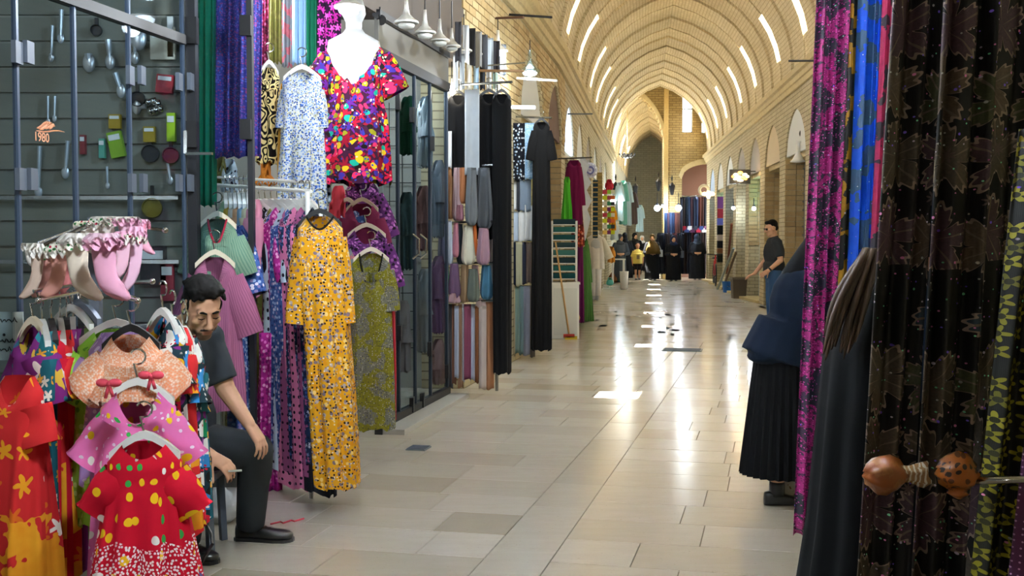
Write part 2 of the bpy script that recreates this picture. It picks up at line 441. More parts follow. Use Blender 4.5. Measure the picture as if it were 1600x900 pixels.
# real bricks on the jambs the camera can read, and on the near spandrel
bm_ = MB(); bm_.box((0, 0, 0), (1, 1, 1)); 
def brickset(parent, spots, mat, name='brick'):
    me = bm_.mesh('brick'); me.materials.append(mat)
    for loc, sc, rz in spots:
        o = bpy.data.objects.new(name, me); C.objects.link(o); o.parent = parent; o.location = loc; o.scale = sc; o.rotation_euler = (0, 0, rz)
def bmat1(name, cols):
    b = NB(name); oi = b.n('ShaderNodeObjectInfo'); n = len(cols)
    k = b.ramp(oi.outputs['Random'], [(i / max(1, n - 1), c(x)) for i, x in enumerate(cols)])
    ge = b.n('ShaderNodeNewGeometry'); k = b.mix(b.math('MULTIPLY', b.noise(ge.outputs['Position'], 14, 4), .45), k, c('#8a7146')); return b.fin(k, .85, 0, .2)
BK1 = bmat1('brick_tan', ('#cbb486', '#bda274', '#d2bd92', '#ae946a'))
BK2 = bmat1('brick_yellowgreen', ('#d8d49a', '#cdc98c', '#e0dcaa'))
def jamb(X, side, y, z0, z1, depth, parent, mat, bh=.1, bw=.21):
    sp = []; z = z0; r = 0
    while z < z1 - bh * .5:
        x = 0; 
        cuts = [0, bw, depth] if r % 2 else [0, depth - bw, depth]
        for i in range(2):
            a, b_ = cuts[i], cuts[i + 1]
            if b_ - a > .04: sp.append(((X(y) + side * (a + b_) / 2, y - .012, z + bh / 2), (b_ - a - .012, .03, bh - .014), 0))
        z += bh; r += 1
    brickset(parent, sp, mat)
jamb(XR, 1, 22.3, .3, 3.0, .42, wr, BK1); jamb(XR, 1, 25.35, .3, 3.0, .42, wr, BK1); jamb(XR, 1, 28.35, 1.3, 3.0, .42, wr, BK1)
jamb(XL, -1, 16.35, 1.4, 3.0, .42, wl, BK2, .095); jamb(XL, -1, 18.95, 1.4, 3.0, .42, wl, BK1, .095)
sp = []; z = 3.02; r = 0
while z < 4.1:
    y = 11.35 + (.13 if r % 2 else 0)
    while y < 19.6:
        ok = True
        for a, b_ in LB[:3]:
            if a - .12 < y < b_ + .12:
                q = (y - (a + b_) / 2) / ((b_ - a) / 2 + .12)
                if z < ZS + (ZA + .06) * arch(max(-1, min(1, q))) + .02: ok = False
        if ok and len(sp) < 290:
            sl = math.atan((XL(y + .1) - XL(y - .1)) / .2); sp.append(((XL(y) - .01, y, z + .0425), (.05, .248, .073), -sl))
        y += .26
    z += .085; r += 1
brickset(wl, sp, BK1)
# end wall with windows and archways --------------------------------
def endwall():
    xs = sorted(set([XL(YEND) - .3 + .07 * i for i in range(200)] + [5.44, 6.11, 6.48, 6.80, 7.12]))
    xs = [x for x in xs if x < 8.2]; m = MB()
    def holes(x):
        h = []
        if 3.2 < x < 5.44:
            q = (x - 4.27) / 1.17; h.append((0, 4.95 + 1.7 * arch(max(-1, min(1, q)))))
        if 6.09 < x < 8.1:
            q = (x - 7.1) / 1.02; h.append((0, 3.6 + .55 * max(0, 1 - q * q) ** .5))
        if 6.11 < x < 6.48: h.append((5.26, 6.7))
        if 6.80 < x < 7.12: h.append((5.24, 6.3))
        return h
    for a, b_ in zip(xs, xs[1:]):
        z = 0
        for lo, hi in holes((a + b_) / 2) + [(9, 9)]:
            if lo > z + .01:
                m.box(((a + b_) / 2, YEND + .2, (z + lo) / 2), (b_ - a, .4, lo - z))
            z = hi
    o = m.build('wall_end', BRE); struct(o)
    pm = MB(); pm.box((5.52, YEND - .03, 3.4), (.16, .1, 6.8)); pm.build('pilaster', plain('pilaster_brick', c(200, 174, 116), .8, grain=.2, gs=14), o)
    rr = [[(4.27 + q * 1.17 * k_, YEND - .04 + dy, 4.95 + (1.7 * k_) * arch(q) + (k_ - 1) * .2) for k_, dy in ((1, 0), (1.1, 0), (1.1, .06), (1, .06))] for q in [i / 16 for i in range(0, 17)]]
    am = MB(); am.loft(rr, True, True, True); am.build('arch_band', STONE, o)
    rr = [[(7.1 + q * 1.02 * k_, YEND - .04 + dy, 3.6 + .55 * k_ * math.sqrt(max(0, 1 - q * q)) + (k_ - 1) * 1.2) for k_, dy in ((1, 0), (1.1, 0), (1.1, .06), (1, .06))] for q in [i / 10 - 1 for i in range(0, 21)]]
    am = MB(); am.loft(rr, True, True, True); am.build('arch_band', STONE, o)
endwall()
for n_, (a, b_, z0, z1) in enumerate(((6.11, 6.48, 5.26, 6.7), (6.80, 7.12, 5.24, 6.3))):
    w = MB()
    for x in (a, b_): w.box((x, YEND + .12, (z0 + z1) / 2), (.04, .06, z1 - z0))
    w.box(((a + b_) / 2, YEND + .12, z0 + .02), (b_ - a, .06, .04)); w.box(((a + b_) / 2, YEND + .12, z0 + .85), (b_ - a, .06, .04))
    o = struct(w.build('window_%d' % (n_ + 4), GREYM)); g = MB(); g.box(((a + b_) / 2, YEND + .14, (z0 + z1) / 2), (b_ - a, .008, z1 - z0)); g.build('pane', glass('window_glass', (.9, .95, 1, 1), .02), o)
# the hall beyond the left archway
XL2 = lambda Y: 3.5 + .13 * (Y - 41); XR2 = lambda Y: XL2(Y) + 2.4
Y = YEND + .4; k = 0
SL2 = [43.6, 46.8, 50.0, 53.2, 56.4]
while Y < 62:
    nx = [q for q in SL2 if q - .3 >= Y - .01]; tgt = nx[0] - .3 if nx else 62
    n = max(1, round((tgt - Y) / .9)); st = (tgt - Y) / n
    for j in range(n): ring(Y + j * st, Y + (j + 1) * st, 0, 18, .05 if k % 2 else 0, 'vault_ring', XL2, XR2, None, .12); k += 1
    if nx:
        for i0, i1, nm in ((0, 2, 'vault_haunch'), (5, 13, 'vault_crown'), (16, 18, 'vault_haunch')): ring(tgt, tgt + .6, i0, i1, .02, nm, XL2, XR2, None, .12)
        Y = tgt + .6
    else: Y = 62
m = MB()
def solidwall(m, X, side, Ya, Yb, z0, z1, depth=.4, n=8):
    ys = [Ya + (Yb - Ya) * i / n for i in range(n + 1)]
    m.loft([[(X(y), y, z0), (X(y), y, z1), (X(y) + side * depth, y, z1), (X(y) + side * depth, y, z0)] for y in ys], True, True, True)
solidwall(m, XL2, -1, 40.9, 62, 0, 4.6); struct(m.build('wall_left_beyond', BRP))
m = MB(); solidwall(m, XR2, 1, YEND + .4, 62, 0, 4.6, .12); struct(m.build('wall_right_beyond', BRP))
m = MB(); m.box((8.2, 62.2, 3.5), (6, .4, 7)); struct(m.build('wall_beyond_end', BRP))
# room behind the right archway
m = MB(); m.box((7.45, 43.6, 2.3), (2.1, .2, 4.6)); m.box((8.6, 42.8, 2.3), (.3, 1.8, 4.6)); m.box((7.45, 42.8, 4.5), (2.1, 1.8, .2)); struct(m.build('wall_shop_end', plain('brown_plaster', c(84, 58, 46), .8)))
# back of the hall behind the camera
m = MB(); m.box((-1, -6.2, 3.6), (9, .4, 7.2)); struct(m.build('wall_back', BR))
# left shop shells -----------------------------------------------------
SHOPW = plain('shop_wall_grey', c(170, 168, 158), .8)
GA = lambda Y: -2.98 + .2 * Y         # glass line of the kitchenware shop
m = MB(); solidwall(m, lambda y: GA(y) - .04, -1, -6, 6.1, 3.0, 4.42, .4); solidwall(m, XL, -1, 6.1, 11.3, 3.15, 4.42, .4); struct(m.build('wall_left_fascia', plain('fascia_brown', c(88, 78, 70), .7)))
m = MB(); solidwall(m, lambda y: GA(y) - 1.55, -1, -6, 6.3, 0, 3.2, .2); m.box((-2.72, 6.42, 1.6), (1.88, .12, 3.2)); struct(m.build('wall_shop_kitchenware', plain('slatwall_beige', c(150, 148, 136), .8)))
m = MB(); solidwall(m, lambda y: XL(y) - 1.7, -1, 6.3, 11.5, 0, 3.3, .2); m.box((-1.85, 8.95, 1.6), (1.7, .1, 3.2)); m.box((-1.35, 11.40, 1.6), (1.7, .1, 3.2)); struct(m.build('wall_shop_dresses', SHOPW))
m = MB(); solidwall(m, lambda y: XL(y) - .02, -1, -6, 11.5, 3.16, 3.2, 1.9); struct(m.build('ceiling_shops', plain('shop_ceiling', c(150, 140, 126), .8)))
m = MB(); solidwall(m, lambda y: XL(y) - .42, -1, 13.9, 41, 0, 4.4, .1); solidwall(m, lambda y: XR(y) + .42, 1, 19, YEND, 0, 4.4, .1)
struct(m.build('wall_shop_backs', plain('shop_back', c(120, 116, 104), .8)))
# ------------------------------------------------------------------ garments and cloth
def hanger(parent, ws, mat, z=-.03, hook=True):
    m = MB(); pts = []
    for i in range(9):
        q = i / 4 - 1; pts.append((q * ws * .92, 0, z + .075 * (1 - abs(q) ** 1.5) - .015))
    rings = [[(x, -.011, zz - .014), (x, .011, zz - .014), (x, .011, zz + .014), (x, -.011, zz + .014)] for x, y, zz in pts]
    m.loft(rings, True, True, True); h = m.build('hanger', mat, parent)
    if hook:
        m = MB(); t = z + .06
        m.tube([(0, 0, t)] + [(.028 * math.sin(a), 0, t + .06 + .028 - .028 * math.cos(a) ) for a in [PI * i / 6 for i in range(-1, 9)]], .004, 6); m.build('hook', CHROME, h)
def bodymesh(ws, wh, L, dep, nf=7, amp=.02, nw=.09, nd=.08, pw=1.0, seed=0, waist=None, hem=.012, n=48, m=22, lean=0.0):
    r = random.Random(seed); ph = r.uniform(0, 6); ph2 = r.uniform(0, 6)
    mb = MB(); rings = []; uvs = []
    zs = [0, .03, .075, .14] + [.14 + (L - .14) * (i / m) for i in range(1, m + 1)]
    circ = 2 * (ws + wh)
    for k, z in enumerate(zs):
        t = max(0, (z - .14) / max(.01, L - .14)); ring_ = []; uu = []
        if k == 0: hw, dp = nw, .045
        elif k == 1: hw, dp = (nw + ws) * .62, .055
        elif k == 2: hw, dp = ws * .98, .06
        else:
            hw = ws + (wh - ws) * t ** pw; dp = .06 + (dep - .06) * min(1, t * 1.6)
            if waist: hw *= 1 - waist * math.exp(-((t - .3) / .13) ** 2)
        g = min(1, t * 1.5) if k > 3 else 0
        for j in range(n):
            th = 2 * PI * j / n; cx, sy = math.cos(th), math.sin(th)
            x = hw * math.copysign(abs(cx) ** .8, cx); y = dp * math.copysign(abs(sy) ** .8, sy)
            fo = math.sin(nf * th + ph + 1.1 * math.sin(2.2 * t + ph2)) + .5 * math.sin((nf * 2 + 1) * th + ph2)
            x += amp * g * fo * cx * .6; y += amp * g * fo * (abs(sy) ** .5) * (1 if sy >= 0 else -1)
            fw = max(0, -sy) ** 1.2 * math.exp(-(x / (nw * 1.3)) ** 2); x += lean * t
            off = nd * fw * max(0, 1 - k / 4.0)
            sh = .035 * abs(cx) if k == 1 else (.02 * abs(cx) if k == 2 else 0)
            zz = -z - off - sh + (hem * fo if k == len(zs) - 1 else 0)
            ring_.append((x, y, zz)); uu.append((j / n * circ, -z))
        ring_.append(ring_[0])
        rings.append(ring_)
    mid = rings[len(rings) // 2]; al = [0.0]
    for p_, q_ in zip(mid, mid[1:]): al.append(al[-1] + math.hypot(p_[0] - q_[0], p_[1] - q_[1]))
    uvs = [[(a_, -z) for a_ in al] for z in zs]
    mb.loft(rings, False, uv=uvs); return mb
def sleevemesh(ws, side, sl, r0=.085, r1=.09, ang=.45, n=16, seed=0, cuff=1.0):
    mb = MB(); d = Vector((side * math.sin(ang), 0, -math.cos(ang))); a = Vector((side * math.cos(ang), 0, math.sin(ang)))
    o = Vector((side * (ws - .05), 0, -.115)); rings = []; uvs = []; K = 7; rr = random.Random(seed); ph = rr.uniform(0, 6)
    for i in range(K + 1):
        t = i / K; r = r0 + (r1 - r0) * t; dp = .055 + .012 * math.sin(5 * t + ph)
        if cuff != 1 and i == K: r *= cuff
        ring_ = []; uu = []
        for j in range(n + 1):
            th = 2 * PI * j / n
            ring_.append(o + d * (sl * t) + a * (r * math.cos(th) + .008 * math.sin(3 * th + 4 * t)) + Vector((0, dp * math.sin(th), 0)))
            uu.append((th * .07 + side * .6, -.1 - sl * t))
        rings.append(ring_); uvs.append(uu)
    mb.loft(rings, False, cap0=False, uv=uvs); return mb
def garment(name, label, cat, px, py, Y, Lp, wsp, whp, mat, rz=0, sl=0, dep=.1, nf=7, amp=.018, nw=.08, nd=.1, pw=1.0, waist=None, hg=None, seed=None, sang=.45, sr=.085, trim=None, group=None, cuff=1.0, hook=True, lean=0):
    """hanging garment whose shoulder line shows at px, py; lengths in photograph pixels at depth Y"""
    k = Y / FPX; ws, wh, L = wsp * k / 2, whp * k / 2, Lp * k
    seed = seed if seed is not None else int(px * 7 + py)
    t = thing(name, label, cat, P(px, py, Y), rz, group)
    bodymesh(ws, wh, L, dep, nf, amp, min(nw, ws * .6), nd, pw, seed, waist, lean=lean * k).build('body', mat, t, True)
    if sl:
        for s_ in (-1, 1): sleevemesh(ws, s_, sl * k, sr, sr * 1.08, sang, seed=seed + s_, cuff=cuff).build('sleeve', mat, t, True)
    if hg is not None: hanger(t, ws, hg, hook=hook)
    if trim is not None:
        m = MB(); nww = min(nw, ws * .6); pts = []
        for i in range(17):
            th = PI + PI * i / 16; x = nww * math.cos(th); fw = abs(math.sin(th)) ** 1.2 * math.exp(-(x / (nww * 1.3)) ** 2)
            pts.append((x, -.045 * abs(math.sin(th)) ** .8 - .004, -nd * fw))
        m.tube(pts, .006, 6); m.build('neck_binding', trim, t, True)
    return t
def panelmesh(A, B, D, nf=4, amp=.02, th=.006, cols=None, rows=14, seed=0, hem=.01, pinch=0.0, top=.35, base=None):
    """pleated hanging cloth from A-B, falling along D"""
    A, B, D = Vector(A), Vector(B), Vector(D); w = (B - A); wl_ = w.length
    nrm = w.cross(D).normalized(); cols = cols or max(8, nf * 7); r = random.Random(seed); p1, p2, p3 = (r.uniform(0, 6.3) for _ in range(3))
    base = Vector(base) if base is not None else (A + B) / 2 + D
    mb = MB(); fr = []; bk = []; uf = []
    for i in range(rows + 1):
        t = i / rows; a = []; b_ = []; u_ = []
        for j in range(cols + 1):
            s_ = j / cols; g = top + (1 - top) * min(1, t * 1.8)
            o = amp * g * (math.sin(2 * PI * nf * s_ + p1 + .7 * math.sin(2.3 * t + p2)) + .45 * math.sin(2 * PI * (nf * 1.7) * s_ + p3 + t))
            ss = .5 + (s_ - .5) * (1 - pinch * math.sin(PI * t))
            p = A + w * ss + D * t + nrm * o
            if i == rows: p.z += hem * math.sin(2 * PI * nf * s_ + p2)
            a.append(p - base); b_.append(p - base + nrm * th); u_.append((s_ * wl_ * 1.25, -t * D.length))
        fr.append(a); bk.append(b_); uf.append(u_)
    rings = [a + b_[::-1] for a, b_ in zip(fr, bk)]; uv = [u_ + u_[::-1] for u_ in uf]
    mb.loft(rings, True, True, True, uv); return mb, base
def cloth(name, label, cat, A, B, D, mat, group=None, parent=None, **kw):
    mb, base = panelmesh(A, B, D, **kw)
    if parent is not None: return mb.build(name, mat, parent, True, base)
    return tag(mb.build(name, mat, None, True, base), label, cat, group)
def clothpx(name, label, cat, x0, x1, y0, y1, Y, mat, Y1=None, lean=0, group=None, **kw):
    A = P(x0, y0, Y); B = P(x1, y0, Y1 or Y); bot = P((x0 + x1) / 2 + lean, y1, (Y + (Y1 or Y)) / 2)
    D = bot - (A + B) / 2
    return cloth(name, label, cat, A, B, D, mat, group, **kw)
def loopmesh(w, L, dep=.05, nf=4, amp=.012, seed=0, tw=.55):
    r = random.Random(seed); ph = r.uniform(0, 6); mb = MB(); rings = []; uvs = []; n = 28; K = 16
    for i in range(K + 1):
        t = i / K; e = 1.0 if t < .72 else math.sqrt(max(.02, 1 - ((t - .72) / .283) ** 2))
        hw = w / 2 * (tw + (1 - tw) * t) * (.3 + .7 * e); dp = dep * (.5 + .6 * t) * (.4 + .6 * e) ; a = []; u_ = []
        for j in range(n + 1):
            th = 2 * PI * j / n; fo = math.sin(nf * th + ph + 1.4 * t)
            a.append((hw * math.cos(th) + amp * .4 * fo, (dp + amp * fo * (.3 + t)) * math.sin(th), -L * t)); u_.append((th * w / 3, -L * t))
        rings.append(a); uvs.append(u_)
    mb.loft(rings, False, cap0=False, uv=uvs); b = len(mb.V) - (n + 1); mb.F.append([b + j for j in range(n)]); mb.F.append([j for j in reversed(range(n))]); return mb
def loop(name, label, cat, x0, x1, y0, y1, Y, mat, group=None, **kw):
    k = Y / FPX
    o = loopmesh((x1 - x0) * k, (y1 - y0) * k, seed=int(x0 * 3 + y0), **kw).build(name, mat, None, True, P((x0 + x1) / 2, y0, Y))
    return tag(o, label, cat, group)
def wb(m, name, mat, parent, smooth=False):
    m.V = [tuple(Vector(v) - parent.location) for v in m.V]; return m.build(name, mat, parent, smooth)
# ------------------------------------------------------------------ people
def blob(name, prims, voxel, mat, parent=None, smooth=4, loc=None, fac=.5):
    m = MB()
    for p in prims:
        if p[0] == 'c': m.cap(p[1], p[2], p[3], p[4])
        elif p[0] == 't': m.cap(p[1], p[2], p[3], p[4], n=16, flat=True)
        elif p[0] == 'e': m.ell(p[1], p[2], p[3] if len(p) > 3 else None)
        elif p[0] == 'f': p[1](m)
    org = parent.location if parent is not None else Vector(loc or (0, 0, 0))
    m.V = [tuple(Vector(v) - org) for v in m.V]
    me = bpy.data.meshes.new(name); me.from_pydata(m.V, [], m.F); me.update()
    o = ob(name, me, mat, parent, org if parent is None else None)
    rm = o.modifiers.new('remesh', 'REMESH'); rm.mode = 'VOXEL'; rm.voxel_size = voxel; rm.use_smooth_shade = True
    if smooth: sm = o.modifiers.new('smooth', 'SMOOTH'); sm.factor = fac; sm.iterations = smooth
    return o
def headM(pos, yaw, pitch, roll=0):
    """yaw 0 faces -Y (the camera); positive yaw turns the face towards +X"""
    return Matrix.Translation(Vector(pos)) @ Euler((0, 0, PI + yaw)).to_matrix().to_4x4() @ Euler((-pitch, roll, 0), 'YXZ').to_matrix().to_4x4()
def head(M, s=1.0):
    R3 = M.to_3x3()
    T = lambda x, y, z: M @ Vector((x * s, y * s, z * s))
    e = lambda p, r: ('e', T(*p), tuple(q * s for q in r), R3)
    cc = lambda a, ra, b_, rb: ('c', T(*a), ra * s, T(*b_), rb * s)
    L = [e((0, -.014, .028), (.077, .096, .088)), e((0, .022, -.03), (.069, .066, .09)),
         cc((-.042, .024, -.075), .029, (.042, .024, -.075), .029), e((0, .062, -.098), (.036, .026, .026)), e((0, .05, -.07), (.045, .04, .04)),
         cc((0, .088, .014), .009, (0, .113, -.028), .0135), e((-.013, .1, -.034), (.011, .014, .010)), e((.013, .1, -.034), (.011, .014, .010)),
         cc((-.04, .074, .03), .013, (.04, .074, .03), .013),
         cc((-.021, .084, -.064), .0075, (.021, .084, -.064), .0075), cc((-.016, .085, -.074), .0085, (.016, .085, -.074), .0085)]
    for q in (-1, 1):
        L += [e((q * .04, .056, -.02), (.027, .027, .024)), e((q * .032, .074, .008), (.017, .013, .011)), e((q * .079, -.012, -.004), (.010, .021, .033))]
    return L
def neck(M, base, s=1.0, r=.056):
    return [('c', M @ Vector((0, -.025 * s, -.06 * s)), r * s, base, r * s * 1.08)]
def finger(p, d, n, lens, r, curl):
    """chain of capsules from p along d, bending by curl towards n"""
    out = []; p = Vector(p); d = Vector(d).normalized(); ax = d.cross(Vector(n)).normalized()
    for i, L in enumerate(lens):
        d = Matrix.Rotation(curl[i] if isinstance(curl, (list, tuple)) else curl, 3, ax) @ d
        q = p + d * L; out.append(('c', p, r * (1 - .1 * i), q, r * (1 - .1 * (i + 1)))); p = q
    return out
def hand(wrist, d, n, side, s=1.0, curl=.3, spread=.12):
    """d: towards fingertips, n: palm normal; side: +1 thumb along d x n"""
    d = Vector(d).normalized(); n = Vector(n); n = (n - d * n.dot(d)).normalized(); a = d.cross(n) * side; w = Vector(wrist); L = []
    pc = w + d * .05 * s
    for q in (-.026, -.009, .009, .026): L.append(('c', w + d * .012 * s + a * q * .7 * s, .015 * s, w + d * .088 * s + a * q * s, .0125 * s))
    for q, ln in zip((.028, .0095, -.0095, -.027), ((.042, .026, .02), (.046, .03, .022), (.043, .027, .021), (.033, .02, .018))):
        L += finger(w + d * .088 * s + a * q * s, d + a * q / .027 * spread, n, [x * s for x in ln], .0088 * s, curl)
    L += finger(w + d * .025 * s + a * .03 * s, d * .75 + a * .6 + n * .25, n, [.045 * s, .032 * s, .024 * s], .0105 * s, .18)
    return L
def shoe(heel, d, L=.28, w=.048, h=.07):
    h0 = Vector(heel); d = Vector((d[0], d[1], 0)).normalized(); a = Vector((-d.y, d.x, 0)); rings = []
    for t, ww, hh, z0 in ((0, .4, .6, .0), (.02, .75, .95, 0), (.12, .86, 1.05, 0), (.3, .84, 1.0, 0), (.45, .9, .82, 0), (.62, 1.05, .66, 0), (.8, 1.06, .56, .004), (.92, .85, .46, .008), (.98, .5, .34, .012), (1, .2, .22, .016)):
        rg = []
        for j in range(14):
            th = 2 * PI * j / 14; x = w * ww * math.copysign(abs(math.cos(th)) ** .7, math.cos(th)); z = math.sin(th); z = z0 + (.5 + .5 * math.copysign(abs(z) ** .75, z)) * h * hh
            rg.append(h0 + d * (t * L) + a * x + Vector((0, 0, z)))
        rings.append(rg)
    m = MB(); m.loft(rings, True, True, True); return m
def robe(prof, n=40, nf=11, amp=.012, M=None, seed=0):
    """prof: list of (centre, rx, ry); pleated garment body"""
    m = MB(); rr = random.Random(seed); ph = rr.uniform(0, 6); rings = []; uv = []
    for i, (ce, rx, ry) in enumerate(prof):
        t = i / (len(prof) - 1); ce = Vector(ce); a = []; u_ = []
        for j in range(n + 1):
            th = 2 * PI * j / n; fo = 1 + amp / max(rx, .01) * t * math.sin(nf * th + ph + .5 * math.sin(3 * t))
            a.append(ce + Vector((rx * fo * math.cos(th), ry * fo * math.sin(th), 0))); u_.append((th * .2, ce.z))
        rings.append(a); uv.append(u_)
    m.loft(rings, False, cap0=True, cap1=True, uv=uv); return m
# ------------------------------------------------------------------ kitchenware shop front, far left
def GY(px, off=0.0): return (2.98 + off) / (.2 - (px - 800) / FPX)
def gpt(px, z, off=0.0):
    y = GY(px, off); return Vector((GA(y) - off, y, z))
w1 = struct(bpy.data.objects.new('window_1', None)); C.objects.link(w1)
MULL = plain('mullion_blue_grey', c(70, 84, 104), .35, .4)
posts = (-90, 30, 120, 205, 289)
for px in posts:
    y = GY(px); m = MB(); m.bar((GA(y), y, 0), (GA(y), y, 3.1), .02, .022); m.build('mullion', MULL, w1)
ya, yb = GY(-160), GY(289)
for z, h in ((2.53, .05), (.06, .12), (3.05, .08)):
    m = MB(); m.bar((GA(ya), ya, z), (GA(yb), yb, z), .05, h); m.build('rail', DARK, w1)
for a, b_ in zip(posts, posts[1:]):
    y0, y1 = GY(a), GY(b_)
    for z0, z1 in ((.12, 2.5), (2.56, 3.0)):
        m = MB(); m.bar((GA(y0) + 0, y0 + .02, (z0 + z1) / 2), (GA(y1), y1 - .02, (z0 + z1) / 2), .008, z1 - z0); m.build('pane', GLASS, w1)
for px, py in ((28, 82), (34, 280), (206, 118), (209, 286), (283, 128), (283, 286)):
    for d in (-9, 9):
        y = GY(px + d); m = MB(); q = P(px + d, py, y); m.bar((q.x + .02, y - .035, q.z), (q.x + .02, y + .035, q.z), .02, .09); m.build('patch_fitting', GREYM, w1)
# gilt lettering on the pane
LOGO = plain('gilt_print', c(206, 140, 104), .5)
lg = thing('shop_lettering', 'copper coloured hand stroke logo with number on the kitchenware shop pane', 'lettering', gpt(76, 1.95) + Vector((.012, 0, 0)))
def gl(px, py): y = GY(px); q = P(px, py, y); return Vector((GA(y) + .012, y, q.z))
for i, ((a, b_), (d, e), r) in enumerate((((57, 200), (76, 190), .006), ((61, 202), (80, 191), .007), ((68, 200), (84, 194), .006), ((74, 199), (85, 197), .007), ((56, 204), (100, 206), .004))):
    m = MB(); pts = [gl(a + (d - a) * t / 5, b_ + (e - b_) * t / 5 + (1.5 * math.sin(t * 1.3))) for t in range(6)]; m.tube(pts, [r * .5, r, r, r, r * .8, r * .3], 6); wb(m, 'stroke', LOGO, lg)
def text_mesh(name, body, size, mat, parent, loc, rot, depth=.001):
    cu = bpy.data.curves.new(name, 'FONT'); cu.body = body; cu.size = size; cu.extrude = depth; cu.align_x = 'CENTER'; cu.align_y = 'CENTER'
    o = bpy.data.objects.new(name, cu); C.objects.link(o); dg = bpy.context.evaluated_depsgraph_get()
    me = bpy.data.meshes.new_from_object(o.evaluated_get(dg)); bpy.data.objects.remove(o)
    me.materials.clear(); r = ob(name, me, mat, parent, loc); r.rotation_euler = rot; return r
text_mesh('number', '1980', .055, LOGO, lg, gl(64, 215) - lg.location, (PI / 2, 0, PI / 2 - math.atan(.2)))
# stock hanging on the slat wall inside
def inp(px, py, off=1.1): y = 6.36 - .09 * (1.6 - off); return P(px, py, y), y
CARD = {}
def packet(px, py, wp, hp, col, label, off=1.1, rz=.0, name='packet', roll=0):
    q, y = inp(px, py, off); k = y / FPX
    m = MB(); m.box((0, 0, 0), (wp * k, .03, hp * k)); t = tag(m.build(name, plain('packaging', c(col), .45), None, False, q), label, 'packet'); t.rotation_euler = (0, roll, rz)
    m = MB(); m.box((0, -.017, hp * k * .28), (wp * k * .8, .003, hp * k * .22)); m.build('print_band', WHITEP, t); return t
packet(255, 68, 38, 50, '#c9c4b0', 'large cream tray hanging near the top of the kitchenware glass', name='serving_tray')
packet(267, 58, 9, 62, '#e6e8e0', 'narrow white packet beside the cream tray')
packet(258, 131, 26, 28, '#b03038', 'red square packet with pale print in the kitchenware shop', roll=.1)
packet(268, 199, 13, 44, '#a8d020', 'bright lime green packet under the glittering utensils')
packet(182, 226, 22, 40, '#88b428', 'lime green packet leaning left of the mullion', roll=-.2)
packet(180, 190, 18, 22, '#b09020', 'dull yellow packet above the leaning lime packet')
packet(234, 210, 18, 24, '#a88c20', 'yellow packet with dark disc between mullion and red tin')
packet(160, 232, 9, 30, '#58a890', 'thin teal packet left of the leaning lime packet')
packet(130, 226, 8, 30, '#8c3038', 'thin dark red packet beside the second mullion')
packet(240, 415, 40, 60, '#3a3436', 'dark boxed goods low behind the sock stand')
packet(262, 440, 20, 60, '#a03440', 'dark red box edge beside the sock stand')
def pan(px, py, rp, label, col='#2a2a2c', off=1.1):
    q, y = inp(px, py, off); k = y / FPX; t = thing('frying_pan', label, 'pan', q)
    m = MB(); m.lathe([(rp * k, 0), (rp * k * .96, .03), (rp * k * .9, .03), (rp * k * .86, .006)], n=20, axis=(.2, -1, 0)); m.build('pan_body', plain('pan', c(col), .35, .5), t)
    m = MB(); m.bar((0, 0, rp * k), (0, 0, rp * k * 2.2), .018, .012); m.build('handle', BLACKP, t)
pan(151, 48, 9, 'small dark pan hanging high left in the kitchenware shop'); pan(235, 240, 14, 'dark round pan above the low mullion fitting')
pan(267, 243, 13, 'wine red round pan beside the white knife', '#7a2434'); pan(238, 325, 16, 'round pan with yellow rim above the socks', '#8a7a28'); pan(215, 155, 12, 'pan hanging in shade beside the narrow mullion')
def utensil(px, py, x2, y2, r, label, mat, name='utensil', off=1.0):
    a, y = inp(px, py, off); k = y / FPX; b_ = P(x2, y2, y); t = thing(name, label, 'utensil', a)
    m = MB(); m.tube([a, (a + b_) / 2, b_], [r, r * .8, r * .6], 8); wb(m, 'handle', mat, t)
    m = MB(); m.ell(b_, (r * 1.6, r * .7, r * 2.4)); wb(m, 'head', mat, t, True)
WSTEEL = plain('pale_steel', c(205, 210, 214), .3, .6)
for a in ((169, 62, 172, 96, .018, 'pale steel rolling pin hanging beside the second pane'), (180, 114, 189, 142, .016, 'tilted pale cylinder handle in the second pane'), (211, 58, 211, 90, .015, 'pale handle right of the narrow mullion'),
          (138, 84, 139, 98, .022, 'small white ladle bowl in the second pane'), (218, 50, 216, 60, .028, 'white heart shaped scoop near the narrow mullion'), (262, 255, 266, 282, .010, 'curved white knife hanging low by the frame'),
          (167, 260, 168, 290, .008, 'thin bright skewer in the second pane'), (228, 166, 214, 168, .016, 'bright white bottle brush across the narrow mullion'),
          (75, 150, 75, 190, .008, 'long steel skewer above the copper lettering'), (86, 150, 85, 185, .008, 'second long steel skewer above the copper lettering'), (96, 15, 95, 60, .012, 'long steel rod utensil high in the first pane'),
          (82, 40, 80, 90, .010, 'slim steel utensil high beside the first mullion'), (62, 228, 60, 300, .014, 'tall translucent bottle brush low in the first pane'), (106, 220, 102, 270, .014, 'tall grey spatula by the second mullion')):
    utensil(*a[:5], a[5], WSTEEL)
for i, (px, py) in enumerate(((232, 160), (240, 158), (247, 162), (251, 170), (243, 172), (236, 174))):
    q, y = inp(px, py, 1.0); m = MB(); m.lathe([(.012, -.02), (.022, 0), (.012, .02)], n=10)
    tag(m.build('steel_tin', CHROME, None, True, q), 'tiny glittering steel tin in the cluster above the lime packet', 'tin', 'glittering tins in the kitchenware shop')
kw_ = [o for o in C.objects if o.name == 'wall_shop_kitchenware'][0]
for i in range(22):
    m = MB(); m.box((-2.72, 6.35, .1 + i * .14), (1.86, .02, .125)); m.build('slat', plain('slat_grey_beige', c(128, 128, 116), .7) if i == 0 else kw_.children[0].data.materials[0], kw_)
